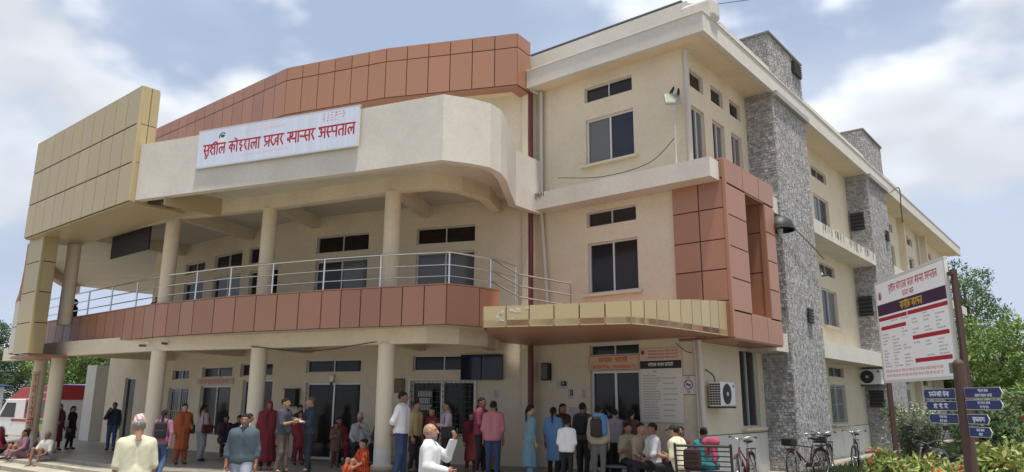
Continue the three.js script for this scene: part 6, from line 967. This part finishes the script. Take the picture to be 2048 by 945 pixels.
const petal = (() => { const v = []; for (let i = 0; i < 6; i++) { const a = i * 1.047, b = a + 0.9; v.push(0, 0, 0, Math.cos(a) * 0.03, 0.012, Math.sin(a) * 0.03, Math.cos(b) * 0.03, 0.012, Math.sin(b) * 0.03, 0, -0.004, 0, Math.cos(a + 0.4) * 0.02, 0.022, Math.sin(a + 0.4) * 0.02, Math.cos(b + 0.4) * 0.02, 0.022, Math.sin(b + 0.4) * 0.02); } const g = new THREE.BufferGeometry(); g.setAttribute('position', new THREE.Float32BufferAttribute(v, 3)); g.computeVertexNormals(); return g; })();
function bush(label, x, z, H_, w, cols, fl, n, geo = clumpBush, group) {
  const y = gy(x, z), o = thing('flower_bush', label, 'plant', [x, y, z], rr(0, 6), group), st = [], pts = []; const f = [];
  for (let i = 0; i < 9; i++) { const a = i * 2.4, r = w * Math.sqrt((i + 0.5) / 9) * 0.8, h = H_ * rr(0.7, 1); st.push(bar([r * 0.2 * Math.cos(a), 0, r * 0.2 * Math.sin(a)], [r * Math.cos(a), h, r * Math.sin(a)], 0.01, 0.004, 5)); for (let k = 0; k < n / 9; k++) { const t = Math.pow(rnd(), 0.6), q = r * (0.2 + 0.8 * t), s = w * 0.3; pts.push([q * Math.cos(a) + rr(-s, s), h * (0.15 + 0.9 * t) + rr(-0.06, 0.06), q * Math.sin(a) + rr(-s, s)]); } for (let k = 0; k < (fl ? fl[1] : 0); k++) { const s = w * 0.35; f.push([r * Math.cos(a) + rr(-s, s), h * rr(0.9, 1.12), r * Math.sin(a) + rr(-s, s)]); } }
  part(o, 'stem', merge(st), mat(0.08, 0.09, 0.04, 0.8)); foliage(o, 'leaves', geo, pts, cols);
  if (fl) { const fm = mat(...fl[0], 0.7, { side: THREE.DoubleSide }); for (const p of f) { const q = part(o, 'flower', petal, fm); q.position.set(...p); q.rotation.set(rr(-0.6, 0.6), rr(0, 6), rr(-0.6, 0.6)); const s = rr(0.8, 1.5); q.scale.set(s, s, s); } }
  return o;
}
const yg = [[0.14, 0.19, 0.04], [0.1, 0.15, 0.035], [0.17, 0.18, 0.05]], dg = [[0.05, 0.09, 0.03], [0.07, 0.11, 0.035]], or = [0.6, 0.12, 0.06], rd = [0.42, 0.03, 0.04], yl = [0.6, 0.35, 0.08];
bush('yellow-green bush with orange blooms at the left foot of the charter board', -2.5, -10.8, 1.24, 0.28, yg, [or, 4], 420);
bush('loose leafy plant with coral blooms between the two sign posts', -2.25, -11.7, 1.12, 0.3, yg, [or, 1], 380);
bush('coral flowered bush in front of the brown signpost', -1.82, -10.2, 1.22, 0.28, yg, [or, 6], 420);
bush('bright leafy bush right of the brown signpost', -1.32, -10.6, 1.4, 0.3, yg, [yl, 1], 520);
bush('dark bush with red blooms under the blue arrow signs', -1.75, -14.2, 1.75, 0.5, dg, [rd, 2], 900);
bush('tall dark bush with red blooms at the garden edge', -1.25, -15.2, 1.95, 0.6, dg, [rd, 2], 1000);
bush('spreading green bush with small red blooms by the garden path', -0.75, -12.6, 1.45, 0.45, yg.concat(dg), [rd, 2], 800);
bush('low coral and yellow bush by the lawn corner', -2.0, -12.9, 1.0, 0.4, yg.concat(dg), [or, 2], 600);
bush('grey-green bush behind the motorcycle', -4.4, -22.5, 1.5, 0.7, [[0.12, 0.14, 0.09], [0.06, 0.09, 0.045]], null, 900, clumpFine);
bush('pale variegated shrub at the second stone pillar foot', -5.4, -26, 1.7, 0.8, [[0.28, 0.3, 0.2], [0.08, 0.12, 0.05], [0.05, 0.08, 0.03]], null, 900, clumpBush);
bush('leafy shrub along the wall beyond the motorcycle', -4.2, -30, 1.7, 1.1, dg, null, 900, clumpBush);
bush('tangled shrub far along the side wall', -3.4, -35, 2.2, 1.6, gB2, null, 1100, clumpBig);
bush('broad shrub at the far garden end', -1.2, -38, 2.4, 1.8, dg.concat(gB2), [rd, 1], 1100, clumpBig);
bush('leafy hedge plant right of the arrow signs', -1.9, -22, 1.9, 1.0, gB2, [rd, 1], 900, clumpBush);

shade(scene);
renderer.render(scene, camera);
